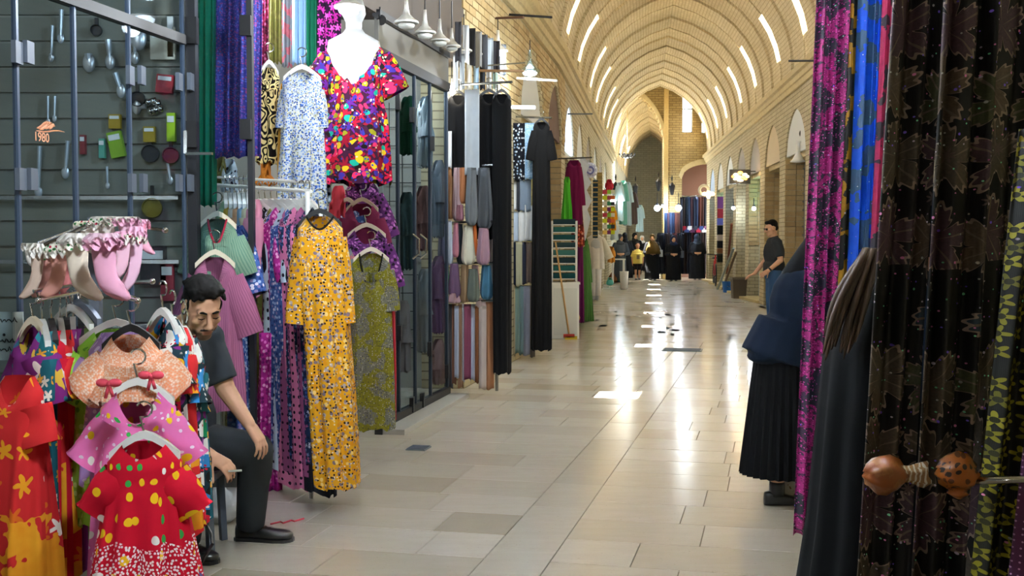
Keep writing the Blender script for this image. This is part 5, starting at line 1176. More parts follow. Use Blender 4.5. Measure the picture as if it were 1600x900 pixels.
q = PF(975, 452); t = thing('white_bin', 'white plastic pail standing in the hall beside the bags', 'pail', q); m = MB(); m.lathe([(.10, 0), (.13, .5), (.135, .52), (.12, .52), (.09, .03)], n=18); m.build('pail_body', WHITEP, t, True); m = MB(); m.tube([(-.13, 0, .5), (-.1, -.06, .42), (0, -.12, .38), (.1, -.06, .42), (.13, 0, .5)], .006, 6); m.build('handle', STEEL, t)
t = thing('low_table', 'low white table behind the bags', 'table', PF(966, 442)); m = MB(); m.box((0, 0, .78), (.44, .4, .04)); m.build('tabletop', WHITEPAINT, t)
for dx in (-.18, .18):
    for dy in (-.15, .15): m = MB(); m.box((dx, dy, .38), (.04, .04, .76)); m.build('leg', WHITEPAINT, t)
# ------------------------------------------------------------------ people in the distance
def far_woman(lb, px, py, top, robe_c, scarf_c, face=True, yaw=0.0, cape=None, bag_c=None, wd=1.0, sk=SKIN):
    q = PF(px, py); k = q.y / FPX; H = (py - top) * k; t = thing('person', lb, 'person', q); s_ = H / 1.62
    V = lambda x, y, z: q + Vector((x * s_, y * s_, z * s_))
    HMx = headM(V(0, 0, 1.49), yaw, .1); prm = head(HMx, s_ * .95) + neck(HMx, V(0, 0, 1.28), s_)
    prm += [('e', V(0, 0, 1.15), (.17 * s_, .11 * s_, .2 * s_)), ('e', V(0, 0, .9), (.17 * s_, .12 * s_, .2 * s_))]
    for s2 in (-1, 1): prm += [('c', V(s2 * .17, 0, 1.27), .05 * s_, V(s2 * .24, -.02, 1.0), .042 * s_), ('c', V(s2 * .24, -.02, 1.0), .042 * s_, V(s2 * .07, -.17, .95), .03 * s_), ('c', V(s2 * .09, 0, .85), .08 * s_, V(s2 * .08, 0, .06), .05 * s_)] + hand(V(s2 * .07, -.17, .95), (-s2, -.4, 0), (0, 1, 0), s2, s_)
    blob('body', prm, .014, sk, t, 2)
    pr = [((V(0, 0, 1.36)), .09 * s_, .08 * s_), (V(0, 0, 1.31), .18 * s_, .12 * s_), (V(0, 0, 1.15), .235 * s_ * wd, .16 * s_), (V(0, 0, .9), .23 * s_ * wd, .17 * s_), (V(0, 0, .6), .24 * s_ * wd, .18 * s_), (V(0, 0, .3), .26 * s_ * wd, .2 * s_), (V(0, 0, .04), .26 * s_ * wd, .22 * s_)]
    wb(robe(pr, 36, 9, .02), 'robe', fab(robe_c), t, True)
    for s2 in (-1, 1):
        m = MB(); m.cap(V(s2 * .18, 0, 1.27), .075 * s_, V(s2 * .26, -.02, .98), .075 * s_); m.cap(V(s2 * .26, -.02, .98), .075 * s_, V(s2 * .12, -.15, .95), .06 * s_, flat=True); wb(m, 'sleeve', fab(robe_c), t, True)
        wb(shoe(V(s2 * .08, .08, 0), (0, -1), .24 * s_, .045 * s_, .06 * s_), 'shoe', BLACKP, t, True)
    R3 = HMx.to_3x3(); o3 = lambda x, y, z: HMx @ Vector((x * s_, y * s_, z * s_))
    hj = [('e', o3(0, -.03, .03), (.10 * s_, .105 * s_, .115 * s_), R3), ('e', o3(0, -.03, -.1), (.10 * s_, .095 * s_, .1 * s_), R3), ('e', V(0, -.01, 1.29), (.17 * s_, .13 * s_, .1 * s_))]
    if not face: hj.append(('e', o3(0, .03, -.02), (.09 * s_, .1 * s_, .12 * s_), R3))
    blob('headscarf', hj, .018, fab(scarf_c), t, 2)
    if cape: wb(robe([(V(0, 0, 1.37), .08 * s_, .08 * s_), (V(0, 0, 1.28), .19 * s_, .15 * s_), (V(0, -.02, 1.1), .27 * s_, .22 * s_), (V(0, -.02, .93), .30 * s_, .24 * s_)], 36, 7, .03), 'cape', fab(cape), t, True)
    if bag_c:
        b = V(.3, -.05, .95); tt = thing('handbag', 'bag carried by the ' + lb, 'bag', b); m = MB(); m.box(b + Vector((0, 0, 0)), (.1, .2, .24)); wb(m, 'bag_body', fab(bag_c), tt); m = MB(); m.tube([b + Vector((0, -.08, .1)), b + Vector((-.08, 0, .3)), b + Vector((0, .08, .1))], .012, 6); wb(m, 'strap', fab(bag_c), tt)
    return t
far_woman('woman in olive brown cape scarf walking towards the camera', 1019, 438, 366, '#1a1c20', '#5a4620', cape='#5a4620', bag_c='#d0d4d8', yaw=-.2, wd=.95)
far_woman('woman in navy headscarf with clasped hands walking', 1052, 439, 368, '#15171c', '#1c2844', cape=None, bag_c='#5c6470', yaw=.1)
far_woman('woman in black seen from behind near the bags', 976, 436, 364, '#101114', '#0e0f12', face=False, wd=1.1, yaw=3.0)
far_woman('woman in black with dark hair behind the child', 992, 430, 364, '#14161a', '#131316', yaw=.6, wd=.85)
far_woman('woman in white headscarf further back', 1003, 424, 368, '#2c2e36', '#d8dce4', yaw=0)
far_woman('grey scarfed woman by the dark clothes under the archway', 1089, 437, 366, '#191b21', '#3c4658', face=False, yaw=2.4, wd=1.1)
far_woman('woman in dark cloak half hidden behind the olive caped woman', 1030, 426, 364, '#1b1d24', '#20222c', yaw=2.6)
far_woman('grey robed woman beside the goods stall', 969, 441, 366, '#555c66', '#4a4e58', yaw=.9, wd=.8)
# child in yellow shirt
q = PF(996, 437); s_ = (437 - 378) * q.y / FPX / 1.30; t = thing('person', 'child in yellow printed shirt and dark shorts walking', 'person', q); V = lambda x, y, z: q + Vector((x * s_, y * s_, z * s_))
HMx = headM(V(0, 0, 1.18), 0, .1); prm = head(HMx, s_ * .9) + neck(HMx, V(0, 0, 1.0), s_, .04) + [('e', V(0, 0, .85), (.13 * s_, .085 * s_, .2 * s_)), ('e', V(0, 0, .68), (.13 * s_, .09 * s_, .12 * s_))]
for s2, dy in ((-1, -.1), (1, .08)):
    prm += [('c', V(s2 * .13, 0, .97), .035 * s_, V(s2 * .19, .02, .76), .03 * s_), ('c', V(s2 * .19, .02, .76), .03 * s_, V(s2 * .18, -.05, .58), .022 * s_), ('c', V(s2 * .07, 0, .65), .06 * s_, V(s2 * .07, dy * .6, .36), .042 * s_), ('c', V(s2 * .07, dy * .6, .36), .042 * s_, V(s2 * .07, dy, .05), .03 * s_)] + hand(V(s2 * .18, -.05, .58), (0, -.3, -1), (-s2, 0, 0), s2, s_ * .75)
    wb(shoe(V(s2 * .07, dy + .05, 0), (0, -1), .2 * s_, .04 * s_, .06 * s_), 'shoe', BLACKP, t, True)
blob('body', prm, .012, SKIN2, t, 2)
blob('shirt', [('e', V(0, 0, .84), (.165 * s_, .12 * s_, .22 * s_)), ('t', V(0, 0, .9), .165 * s_, V(0, 0, .55), .175 * s_)] + [('t', V(s2 * .11, 0, .98), .065 * s_, V(s2 * .19, .01, .78), .06 * s_) for s2 in (-1, 1)], .014, fab('#e4cc6c'), t, 2)
m = MB(); m.box(V(0, -.185, .78), (.1 * s_, .01, .14 * s_)); wb(m, 'shirt_print', fab('#8c7c60'), t)
blob('shorts', [('t', V(s2 * .07, 0, .62), .085 * s_, V(s2 * .07, (-.06, .05)[s2 > 0] * 1.0, .34), .075 * s_) for s2 in (-1, 1)] + [('e', V(0, 0, .6), (.15 * s_, .11 * s_, .09 * s_))], .014, fab('#221c1c'), t, 2)
blob('hair', [('e', HMx @ Vector((0, -.03 * s_, .05 * s_)), (.08 * s_, .088 * s_, .075 * s_), HMx.to_3x3())], .014, HAIR, t, 1)
# standing man at the right wall
q = PF(1208, 520); t = thing('person', 'man in dark grey polo shirt and jeans standing by the brick wall', 'person', q); s_ = q.y / 18 * 1.0; V = lambda x, y, z: q + Vector((x, y, z))
HMx = headM(V(-.05, 0, 1.63), -1.35, .25); prm = head(HMx, 1.0) + neck(HMx, V(-.0, 0, 1.44)) + [('e', V(0, 0, 1.25), (.14, .2, .22)), ('e', V(.01, 0, 1.02), (.14, .17, .2)), ('c', V(0, -.17, 1.42), .06, V(0, .17, 1.42), .06)]
elb = V(.05, -.24, 1.14); wr_ = V(-.14, -.26, .98); el2 = V(-.08, .2, 1.14); wr2 = V(-.28, .1, .92)
prm += [('c', V(.01, -.19, 1.41), .055, elb, .044), ('c', elb, .042, wr_, .03), ('c', V(0, .19, 1.41), .055, el2, .044), ('c', el2, .042, wr2, .03)] + hand(wr_, (-.7, .3, -.5), (.3, .9, 0), 1, 1, .2) + hand(wr2, (-.9, -.2, -.3), (0, 0, -1), -1, 1, .3)
for s2 in (-1, 1): prm += [('c', V(0, s2 * .1, .92), .09, V(-.01, s2 * .1, .48), .06), ('c', V(-.01, s2 * .1, .48), .058, V(.02, s2 * .1, .06), .042)]
blob('body', prm, .008, SKIN, t, 2)
blob('polo_shirt', [('e', V(0, 0, 1.25), (.165, .215, .235)), ('e', V(.01, 0, 1.04), (.165, .19, .2)), ('c', V(0, -.17, 1.42), .078, V(0, .17, 1.42), .078), ('t', V(.01, 0, 1.44), .08, V(-.01, 0, 1.505), .07), ('t', V(.01, -.18, 1.43), .075, V(.045, -.23, 1.19), .07), ('t', V(0, .18, 1.43), .075, V(-.06, .2, 1.19), .07), ('t', V(.0, 0, 1.1), .165, V(.0, 0, .92), .17)], .013, fab('#33363a'), t, 3)
blob('jeans', [('t', V(0, s2 * .09, .98), .115, V(-.01, s2 * .1, .5), .088) for s2 in (-1, 1)] + [('t', V(-.01, s2 * .1, .52), .088, V(.02, s2 * .1, .05), .075) for s2 in (-1, 1)] + [('e', V(0, 0, .9), (.15, .18, .14))], .014, fab('#3c5a80'), t, 3)
for s2 in (-1, 1): wb(shoe(V(.1, s2 * .1, 0), (-1, 0), .28, .05, .08), 'shoe', BLACKP, t, True)
R3 = HMx.to_3x3(); blob('hair', [('e', HMx @ Vector((0, -.035, .055)), (.084, .092, .082), R3), ('e', HMx @ Vector((0, .03, .1)), (.066, .05, .03), R3), ('e', HMx @ Vector((0, -.07, .0)), (.07, .05, .06), R3)], .009, HAIR, t, 2)
m = MB(); m.box(HMx @ Vector((0, .088, .008)), (.02, .10, .03), M=R3 @ Euler((0, 0, PI / 2)).to_matrix()); wb(m, 'spectacles', BLACKP, t)
m = MB(); m.cap(wr_ + Vector((.03, 0, .03)), .036, wr_ + Vector((.01, 0, .012)), .036, flat=True); wb(m, 'wristwatch', BLACKP, t)
# ------------------------------------------------------------------ right side shops
AL = plain('aluminium', c(150, 176, 190), .3, .6)
def frontdoor(n, y0, y1, lit, inset=.30):
    d = struct(bpy.data.objects.new('door_%d' % n, None)); C.objects.link(d); x = lambda y: XR(y) + inset
    for y in (y0 + .03, (y0 + y1) / 2, y1 - .03):
        m = MB(); m.bar((x(y), y, 0), (x(y), y, 3.0), .06, .07); m.build('stile', AL, d)
    for z in (.05, 2.1, 2.95): m = MB(); m.bar((x(y0), y0, z), (x(y1), y1, z), .05, .08); m.build('rail', AL, d)
    for a, b_ in ((y0 + .06, (y0 + y1) / 2 - .03), ((y0 + y1) / 2 + .03, y1 - .06)):
        m = MB(); m.bar((x(a), a, 1.08), (x(b_), b_, 1.08), .01, 1.96); m.build('pane', GLASSD, d)
    m = MB(); m.bar((x(y0), y0 + .06, 2.52), (x(y1), y1 - .06, 2.52), .012, .8); m.build('fanlight', lit, d)
    m = MB(); m.bar((x(y1) - .06, (y0 + y1) / 2 - .1, .9), (x(y1) - .06, (y0 + y1) / 2 - .1, 1.3), .03); m.build('pull_handle', CHROME, d)
    m = MB(); m.box((x((y0 + y1) / 2) - .2, (y0 + y1) / 2, .03), (.5, y1 - y0, .06)); m.build('step', STONE, d)
TEALG = emit('teal_lit_glass', c(120, 210, 190), .9); BLUEG = emit('blue_lit_glass', c(120, 170, 230), .8); CYANG = emit('cyan_lit_glass', c(150, 230, 235), 1.6)
for i, ((a, b_), g) in enumerate(zip(RB[2:], (TEALG, GLASSD, BLUEG, CYANG, BLUEG))): frontdoor(3 + i, a, b_, g)
GREYSH = plain('grey_shutter', c(130, 130, 126), .5, .3)
for i, (a, b_) in enumerate(RB[:2]):
    d = struct(bpy.data.objects.new('door_%d' % (9 + i), None)); C.objects.link(d)
    m = MB(); m.bar((XR(a) + .38, a, 1.5), (XR(b_) + .38, b_, 1.5), .03, 3.0); m.build('shutter_sheet', GREYSH, d)
    for j in range(18): m = MB(); z = .1 + j * .16; m.bar((XR(a) + .355, a, z), (XR(b_) + .355, b_, z), .03, .03); m.build('slat', GREYSH, d)
# dried flower wreath and camera on tympana
t = thing('wall_ornament', 'dark painted sprig ornament on the beige arch board', 'ornament', Vector((XR(24.2) + .24, 24.2, 3.3)))
for i, (dy, dz, r) in enumerate(((.1, .3, .12), (-.15, .12, .10), (.25, .05, .1), (-.35, -.08, .12), (.0, -.05, .1), (.5, -.12, .09), (-.1, .42, .06), (-.5, -.2, .08))):
    m = MB(); m.ell((0, dy, dz), (.02, r, r * .8)); m.build('blossom', plain('sprig_%d' % i, c((60, 56, 58) if i % 3 else (110, 70, 52)), .7), t, True)
t = thing('security_camera', 'black dome camera on the white arch board', 'camera', Vector((XR(20.7) + .1, 20.7, 3.35))); m = MB(); m.ell((0, 0, 0), (.09, .09, .09)); m.build('dome', BLACKP, t, True); m = MB(); m.box((.1, 0, .06), (.18, .08, .06)); m.build('bracket', WHITEP, t)
t = thing('floodlight', 'white floodlight bracket below the white arch board', 'lamp', Vector((XR(20.6) - .02, 20.6, 2.9))); m = MB(); m.lathe([(.03, .3), (.04, .1), (.10, -.02), (.14, -.06), (.05, -.08)], n=16); m.build('shade', WHITEP, t, True); m = MB(); m.bar((0, 0, .28), (.3, 0, .32), .03); m.build('arm', WHITEP, t)
# lit hanging signs
t = thing('lit_sign', 'black hanging sign with glowing floral lettering', 'sign', P(1156, 276, 27.0)); k = 27 / FPX
m = MB(); m.box((0, 0, 0), (32 * k, .1, 22 * k)); m.build('sign_box', BLACKP, t)
GLOW = emit('sign_glow', c(255, 226, 170), 6); GLOWR = emit('sign_glow_orange', c(255, 150, 70), 3)
for i, (x, z, rx, rz_) in enumerate(((0, 6, 4, 2.6), (-7, 3, 4, 2.2), (7, 3, 4, 2.2), (-11, 0, 3, 2.2), (11, 0, 3, 2.2), (-4, -1, 5, 2.6), (5, -1, 5, 2.6), (0, -6, 5, 2), (-8, -4, 3, 1.6), (8, -4, 3, 1.6))):
    m = MB(); m.ell((x * k, -.055, z * k), (rx * k, .012, rz_ * k), n=12, m=6); m.build('glowing_letter', GLOW if i % 3 else GLOWR, t, True)
m = MB(); m.bar((16 * k, 0, 8 * k), (XR(27) - t.location.x, 0, 8 * k), .03); m.build('bracket', DARK, t)
lamp('sign_light', t.location + Vector((0, -.3, 0)), 12, (1, .75, .45))
t = thing('lit_sign', 'small glowing sign under the white ring near the far archway', 'sign', P(1107, 304, 38.0)); k = 38 / FPX
for i, (x, z, rx, rz_) in enumerate(((0, 0, 5, 4), (-6, 1, 4, 3), (6, 1, 4, 3), (0, -4, 3, 2.4), (0, 4, 3, 2))): m = MB(); m.ell((x * k, 0, z * k), (rx * k, .03, rz_ * k), n=12, m=6); m.build('glowing_letter', GLOW, t, True)
m = MB(); m.bar((6 * k, .04, 2 * k), (14 * k, .04, 2 * k), .04); m.build('bracket', DARK, t)
m = MB(); R_ = 7 * 38 / FPX; q = P(1100, 297, 38.2); m.tube([q + Vector((R_ * math.cos(a), 0, R_ * math.sin(a))) for a in [2 * PI * i / 24 for i in range(25)]], .05, 8); tag(m.build('ring_ornament', fab('#e0dccc'), None, True), 'white ring ornament above the small glowing sign', 'ornament')
# cool shop lamps
def wall_lamp(px, py, Y, lb, pw, col=(.75, .88, 1), r=.07):
    q = P(px, py, Y); t = thing('shop_lamp', lb, 'lamp', q); m = MB(); m.ell((0, 0, 0), (r, r, r)); m.build('bulb', BULBB, t, True); m = MB(); m.lathe([(.03, r * .8), (.05, r * .9), (.03, r * 1.6)], n=12); m.build('socket', DARK, t); m = MB(); m.tube([(0, 0, r * 1.5), (0, .02, r * 5)], .012, 6); m.build('arm', DARK, t)
    lamp('shop_light', q + Vector((0, -r - .06, -.03)), pw, col, .08)
wall_lamp(1178, 326, 27.6, 'cool lamp in the shop door behind the standing man', 18, r=.05); wall_lamp(1146, 325, 31.0, 'cool lamp in the shop door behind the lit sign', 18, r=.05)
wall_lamp(1060, 325, 41.0, 'bright blue white lamp on the far pier', 60, r=.11); wall_lamp(1027, 325, 41.2, 'bright blue white lamp left of the far pier', 60, r=.11); wall_lamp(958, 315, 34.0, 'cool lamp in the far left shop', 30, r=.08); wall_lamp(969, 316, 36.0, 'small cool lamp among the pale gowns', 16, r=.05); wall_lamp(1036, 322, 41.3, 'small blue white lamp between the two bright ones', 20, r=.06)
# far lanterns
for px, py, Yd, lb in ((1029, 290, 41.2, 'black lantern beside the far pier'), (1050, 296, 41.15, 'black lantern on the far pier'), (993, 297, 42.0, 'black lantern by the inner archway'), (962, 296, 38, 'black lantern on the left far wall')):
    t = thing('lantern', lb, 'lantern', P(px, py, Yd)); m = MB(); m.lathe([(.05, -.2), (.08, -.04), (.11, .12), (.11, .14), (.0, .27)], n=6); m.build('lantern_body', BLACKP, t); m = MB(); m.tube([(0, 0, .3), (0, .0, .42), (0, .25, .42)], .02, 6); m.build('bracket', BLACKP, t); m = MB(); m.lathe([(.02, .34), (.03, .4), (.01, .5)], n=8); m.build('finial', BLACKP, t)
# chandelier of the hall beyond
t = thing('chandelier', 'small dark chandelier hanging in the hall beyond the archway', 'chandelier', P(980, 244, 44.0)); m = MB(); m.tube([(0, 0, 0), (0, 0, 2.0)], .025, 6); m.build('rod', STONE, t); m = MB(); m.ell((0, 0, 0), (.12, .12, .10)); m.build('hub', BLACKP, t, True)
for i in range(6): a = i * PI / 3; m = MB(); m.tube([(0, 0, 0), (.15 * math.cos(a), .15 * math.sin(a), -.06), (.28 * math.cos(a), .28 * math.sin(a), .04)], .02, 6); m.ell((.28 * math.cos(a), .28 * math.sin(a), .07), (.04, .04, .05)); m.build('arm', BLACKP, t)
lamp('beyond_hall_fill', t.location + Vector((0, -.1, -.35)), 70, (.92, 1, .95), .15)  # fill lamp added below the dark chandelier to brighten the hall beyond
# dark clothes hung under the right archway, and low piles
dk = ['#20304c', '#2c2c34', '#3c2420', '#18243c', '#40303c', '#2c3c54', '#1c1c24', '#4c2c28', '#28344c']
for i in range(18):
    px = 1040 + 4.1 * i; col = dk[(i * 4) % 9]; Yd = 42.1 + .1 * (i % 3) if px > 1066 else 41.3
    clothpx('hanging_robe', '%s dark robe from the left in the hanging row by the far archway' % ORD[i], 'robe', px - 2.2, px + 2.2, 308 if px > 1064 else 332, 372 + (i % 3) * 4, Yd, fab(col), group='dark robes under the far archway', nf=1, amp=.02, seed=i)
for i in range(14):
    px = 1032 + 5.6 * i; clothpx('hanging_robe', '%s dark long skirt from the left in the low row by the far archway' % ORD[i], 'skirt', px - 3.5, px + 3.5, 364, 428, (42.0 if px > 1066 else 41.15) + .1 * (i % 2), fab(('#16181e', '#1c1e26', '#241c1e', '#181c28', '#3c1c20')[i % 5]), group='dark skirts under the far archway', nf=2, amp=.04, seed=i + 50)
for i in range(9):
    q = P(1068 + 4.5 * i, 358 + (i % 2) * 3, 41.9); m = MB(); m.box((0, 0, 0), (.16, .2, .10)); m.box((.01, 0, .08), (.14, .18, .06)); tag(m.build('folded_garment', fab(('#a83048', '#3c4c84', '#c8ccd4', '#502c4c', '#303848')[i % 5]), None, False, q), '%s small folded garment from the left on the dark clothes under the archway' % ORD[i], 'garment', 'folded garments under the archway')
rod('clothes_rail', 'rail carrying the dark robes under the far archway', P(1064, 307, 42.2), P(1108, 306, 42.2), .03)
# fabric column on display, bicycle, ladders, bucket, bin on the right
t = thing('fabric_display', 'column of folded fabrics purple red lilac and black on the right wall', 'display', PF(1130, 446)); L0 = t.location; Yd = L0.y; k = Yd / FPX
m = MB(); zz = lambda py: P(1130, py, Yd).z; m.box((.1, .1, zz(306) / 2), (.06, .06, zz(306))); m.build('post', DARK, t)
for i, (y0, y1, col) in enumerate(((307, 326, '#7c3c78'), (326, 341, '#a82c3c'), (341, 352, '#7470c8'), (352, 367, '#16161a'), (367, 376, '#c8b8b0'), (376, 388, '#1c1c20'), (388, 396, '#8c6040'), (396, 410, '#1f2420'))):
    m = MB(); m.box((0, -.02 * (i % 2), (zz(y0) + zz(y1)) / 2), (20 * k, .12, zz(y0) - zz(y1) - .01)); m.build('folded_fabric', fab(col), t)
# bicycle
q = PF(1118, 447); t = thing('bicycle', 'red bicycle parked against the right wall', 'bicycle', q); red = plain('bike_red', c(190, 40, 48), .35)
d = Vector((.12, 1, 0)).normalized()
for s2 in (0, 1.0):
    o_ = d * s2 + Vector((0, 0, .34)); m = MB(); m.tube([o_ + d * (.33 * math.cos(a)) + Vector((0, 0, .33 * math.sin(a))) for a in [2 * PI * i / 24 for i in range(25)]], .025, 8); w_ = m.build('wheel', BLACKP, t)
    for i in range(8): m = MB(); a = PI * i / 8; e_ = d * (.32 * math.cos(a)) + Vector((0, 0, .32 * math.sin(a))); m.tube([o_ - e_, o_ + e_], .004, 4); m.build('spoke', STEEL, w_)
for a, b_ in ((d * 1.0 + Vector((0, 0, .34)), d * .65 + Vector((0, 0, .82))), (d * .5 + Vector((0, 0, .3)), d * .65 + Vector((0, 0, .82))), (d * .5 + Vector((0, 0, .3)), d * .12 + Vector((0, 0, .78))), (d * .65 + Vector((0, 0, .8)), d * .12 + Vector((0, 0, .78))), (Vector((0, 0, .34)), d * .12 + Vector((0, 0, .95))), (d * 1.0 + Vector((0, 0, .34)), d * .5 + Vector((0, 0, .3)))):
    m = MB(); m.tube([a, b_], .022, 8); m.build('frame_tube', red, t)
m = MB(); m.tube([d * .12 + Vector((-.28, 0, .98)), d * .12 + Vector((0, 0, .96)), d * .12 + Vector((.28, 0, .98))], .016, 8); m.build('handlebar', BLACKP, t); m = MB(); m.ell(d * .67 + Vector((0, 0, .86)), (.09, .14, .04)); m.build('saddle', BLACKP, t, True)
# leaning poles
POLE = plain('pale_pole', c(150, 158, 150), .5)
for i, (a, b_, mt, lb) in enumerate(((PF(1121, 452), P(1146, 388, 31.2), POLE, 'pale board leaning on the right wall beside the bicycle'), (PF(1129, 452), P(1150, 394, 30.5), plain('brown_pole', c(112, 92, 70), .6), 'brown board leaning next to the pale one'), (PF(1134, 448), P(1143, 350, 31.8), plain('rust_pole', c(122, 62, 40), .6), 'rust coloured plank standing by the shop door'), (PF(1098, 424), P(1108, 392, 46), plain('far_pole', c(140, 116, 90), .6), 'thin broom stick leaning by the far archway'))):
    m = MB(); m.bar(a, b_, .06 if i < 3 else .04, .04); tag(m.build('leaning_board', mt), lb, 'board')
q = PF(1137, 457); t = thing('bucket', 'blue plastic bucket beside the brown bin', 'bucket', q); m = MB(); m.lathe([(.12, 0), (.16, .28), (.17, .3), (.15, .3), (.11, .02)], n=20); m.build('bucket_body', plain('blue_plastic', c(36, 104, 190), .4), t, True); m = MB(); m.tube([(-.16, 0, .28), (-.1, -.1, .2), (0, -.16, .16), (.1, -.1, .2), (.16, 0, .28)], .006, 6); m.build('handle', STEEL, t)
q = PF(1154, 466); t = thing('waste_bin', 'brown square waste bin by the shop door', 'bin', q); k = q.y / FPX; w0 = 22 * k
m = MB(); rings = [[(sx * w0 / 2 * f, sy * w0 / 2 * f, z) for sx, sy in ((-1, -1), (1, -1), (1, 1), (-1, 1))] for f, z in ((.88, 0), (1, .46), (1.06, .465), (1.06, .5), (.94, .5), (.84, .03))]; m.loft(rings, True, True, True); m.build('bin_body', plain('bin_brown', c(84, 72, 58), .6), t)
m = MB(); m.loft([[(sx * w0 / 2 * f, sy * w0 / 2 * f, z) for sx, sy in ((-1, -1), (1, -1), (1, 1), (-1, 1))] for f, z in ((1.08, .47), (1.10, .47), (1.10, .51), (1.08, .51))], True); m.build('rim', plain('bin_rim', c(104, 92, 76), .5), t)
q = PF(1104, 424); m = MB(); m.lathe([(.16, 0), (.2, .4), (.21, .42), (.18, .42)], n=16); tag(m.build('dark_bucket', BLACKP, None, True, q), 'black bucket at the foot of the far archway', 'bucket')
# floor grates
for px, py, lb, w_, d_ in ((1066, 547, 'grey metal floor grate in the middle of the hall', .52, .34), (654, 701, 'small grey floor drain cover near the dresses', .14, .16)):
    q = PF(px, py); t = thing('floor_grate', lb, 'grate', Vector((q.x, q.y, 0)), RZ0); m = MB(); m.box((0, 0, .002), (w_, d_, .012)); m.build('plate', plain('grate_grey', c(120, 130, 132), .4, .5), t)
    for j in range(6): m = MB(); m.box((0, -d_ / 2 + d_ * (j + .5) / 6, .010), (w_ * .92, d_ / 14, .006)); m.build('bar', GREYM, t)
m = MB(); q0 = PF(444, 816); m.tube([q0 + Vector((x, y, .003)) for x, y in ((-.06, -.05), (-.02, .0), (.0, -.03), (.03, .03), (.05, .01), (.09, .07))], .005, 5); tag(m.build('chalk_mark', plain('red_chalk', c(196, 70, 84), .9)), 'red chalk scribble on the floor beside the seated man\'s shoe', 'mark')
# wires across the hall
for a, b_, lb in ((P(1232, 95, 17.0), P(1292, 95, 17.0), 'thin iron tie rod at the right cornice'), (P(888, 178, 19.0), P(925, 178, 21.0), 'thin iron tie rod over the left shops')): m = MB(); m.tube([a, b_], .016, 6); tag(m.build('tie_rod', DARK), lb, 'rod')
# lit chandelier-like sign on the brown arch board
t = thing('gold_letters', 'glowing gold lettering on the brown arch board', 'lettering', Vector((XL(17.9) - .2, 17.9, 3.35)))
for i, (dy, dz, h_) in enumerate(((-.35, -.1, .16), (-.2, .05, .22), (-.05, .12, .26), (.1, .05, .24), (.25, -.02, .2), (.4, -.12, .14), (-.1, -.2, .1), (.2, -.22, .1))):
    m = MB(); m.tube([(0, dy, dz - h_ / 2), (.0, dy + .05, dz), (0, dy, dz + h_ / 2)], [.02, .035, .015], 8); m.build('letter', emit('gold_glow', c(255, 190, 100), 2.5), t, True)
# ------------------------------------------------------------------ near right: cloth stall
def sequin(name, base, layers): return pat(name, base, layers, .6, .4)
SPARK = lambda s_, p_: dict(k='spot', s=s_, r=.22, c=['#f4e8ff', '#ff9ae0', '#9affd0', '#ffffff', '#8c6cff'], p=p_, shiny=1)  # sequins as bright dots, their sparkle put into the colour
F_PINK = sequin('embroidery_magenta', '#1e2430', [dict(k='blot', s=10, r=.53, c=['#b82a84', '#7c1656'], d=4), dict(k='blot', s=60, r=.44, c=['#2a2836']), dict(k='spot', s=150, r=.3, c=['#e85cb8', '#5a1040'], p=.4), SPARK(90, .05)])
F_GOLD = sequin('embroidery_gold', '#14140f', [dict(k='blot', s=11, r=.5, c=['#c8961c', '#8c6410'], d=4), SPARK(90, .04)])
F_BLUEE = sequin('embroidery_blue', '#456486', [dict(k='blot', s=9, r=.54, c=['#0a48d8', '#1c6cf0'], d=4), SPARK(110, .06)])
F_PKE = sequin('embroidery_rose', '#202028', [dict(k='blot', s=12, r=.55, c=['#b82458', '#7c1840'], d=4)])
F_LEAF = sequin('embroidery_leaves', '#060607', [dict(k='leaf', s=6.2, r=.54, c=['#6c5c4c', '#565a3c', '#5c4450', '#5e5448', '#34485a'], rnd=.35, p=.95), dict(k='flower', s=9, r=.16, c=['#5c4c48', '#6c2c40'], np=8, p=.35, rnd=.6), SPARK(110, .07), SPARK(70, .04)])
F_GFL = sequin('gold_flower_print', '#050503', [dict(k='flower', s=27, r=.52, c=['#8c8418', '#a49a28', '#6c6614'], np=5, rnd=.35, p=.9, eye='#2c2a08'), SPARK(90, .03)])
F_PLUM = sequin('plum_cloth', '#54204c', [dict(k='spot', s=70, r=.14, c=['#c08cb8'], rnd=.2)])
st = thing('stall_frame', 'steel frame carrying the embroidered fabrics on the right', 'frame', Vector((1.9, 3.2, 0)))
for x, y in ((2.0, 2.3), (2.0, 4.6)): m = MB(); m.tube([(x, y, 0), (x, y, 2.6)], .02, 8); wb(m, 'post', STEEL, st)
for a, b_ in (((1.0, 2.4, 2.45), (2.1, 2.4, 2.45)), ((1.0, 2.6, 2.45), (2.1, 2.6, 2.45)), ((1.05, 4.35, 2.5), (2.1, 4.35, 2.5)), ((2.0, 2.3, 2.5), (2.0, 4.6, 2.5))): m = MB(); m.tube([a, b_], .016, 8); wb(m, 'rail', STEEL, st)
def drape(lb, x0t, x1t, x0b, x1b, yb, Y, mat, nf, amp, seed, yt=-60, ztop=None):
    A = P(x0t, yt, Y); B = P(x1t, yt, Y); bl = P(x0b, yb, Y); br = P(x1b, yb, Y)
    D = (bl + br) / 2 - (A + B) / 2
    return cloth('embroidered_fabric', lb, 'fabric', A, B, D, mat, nf=nf, amp=amp, seed=seed, rows=30, cols=nf * 14, th=.005, top=.9)
drape('magenta embroidered fabric hanging at the left edge of the cloth stall', 1278, 1332, 1240, 1296, 836, 4.35, F_PINK, 3, .022, 1)
drape('gold embroidered fabric strip behind the magenta one', 1322, 1350, 1296, 1324, 640, 4.45, F_GOLD, 2, .018, 2)
drape('bright blue embroidered fabric in the cloth stall', 1346, 1392, 1318, 1360, 640, 4.42, F_BLUEE, 3, .02, 3)
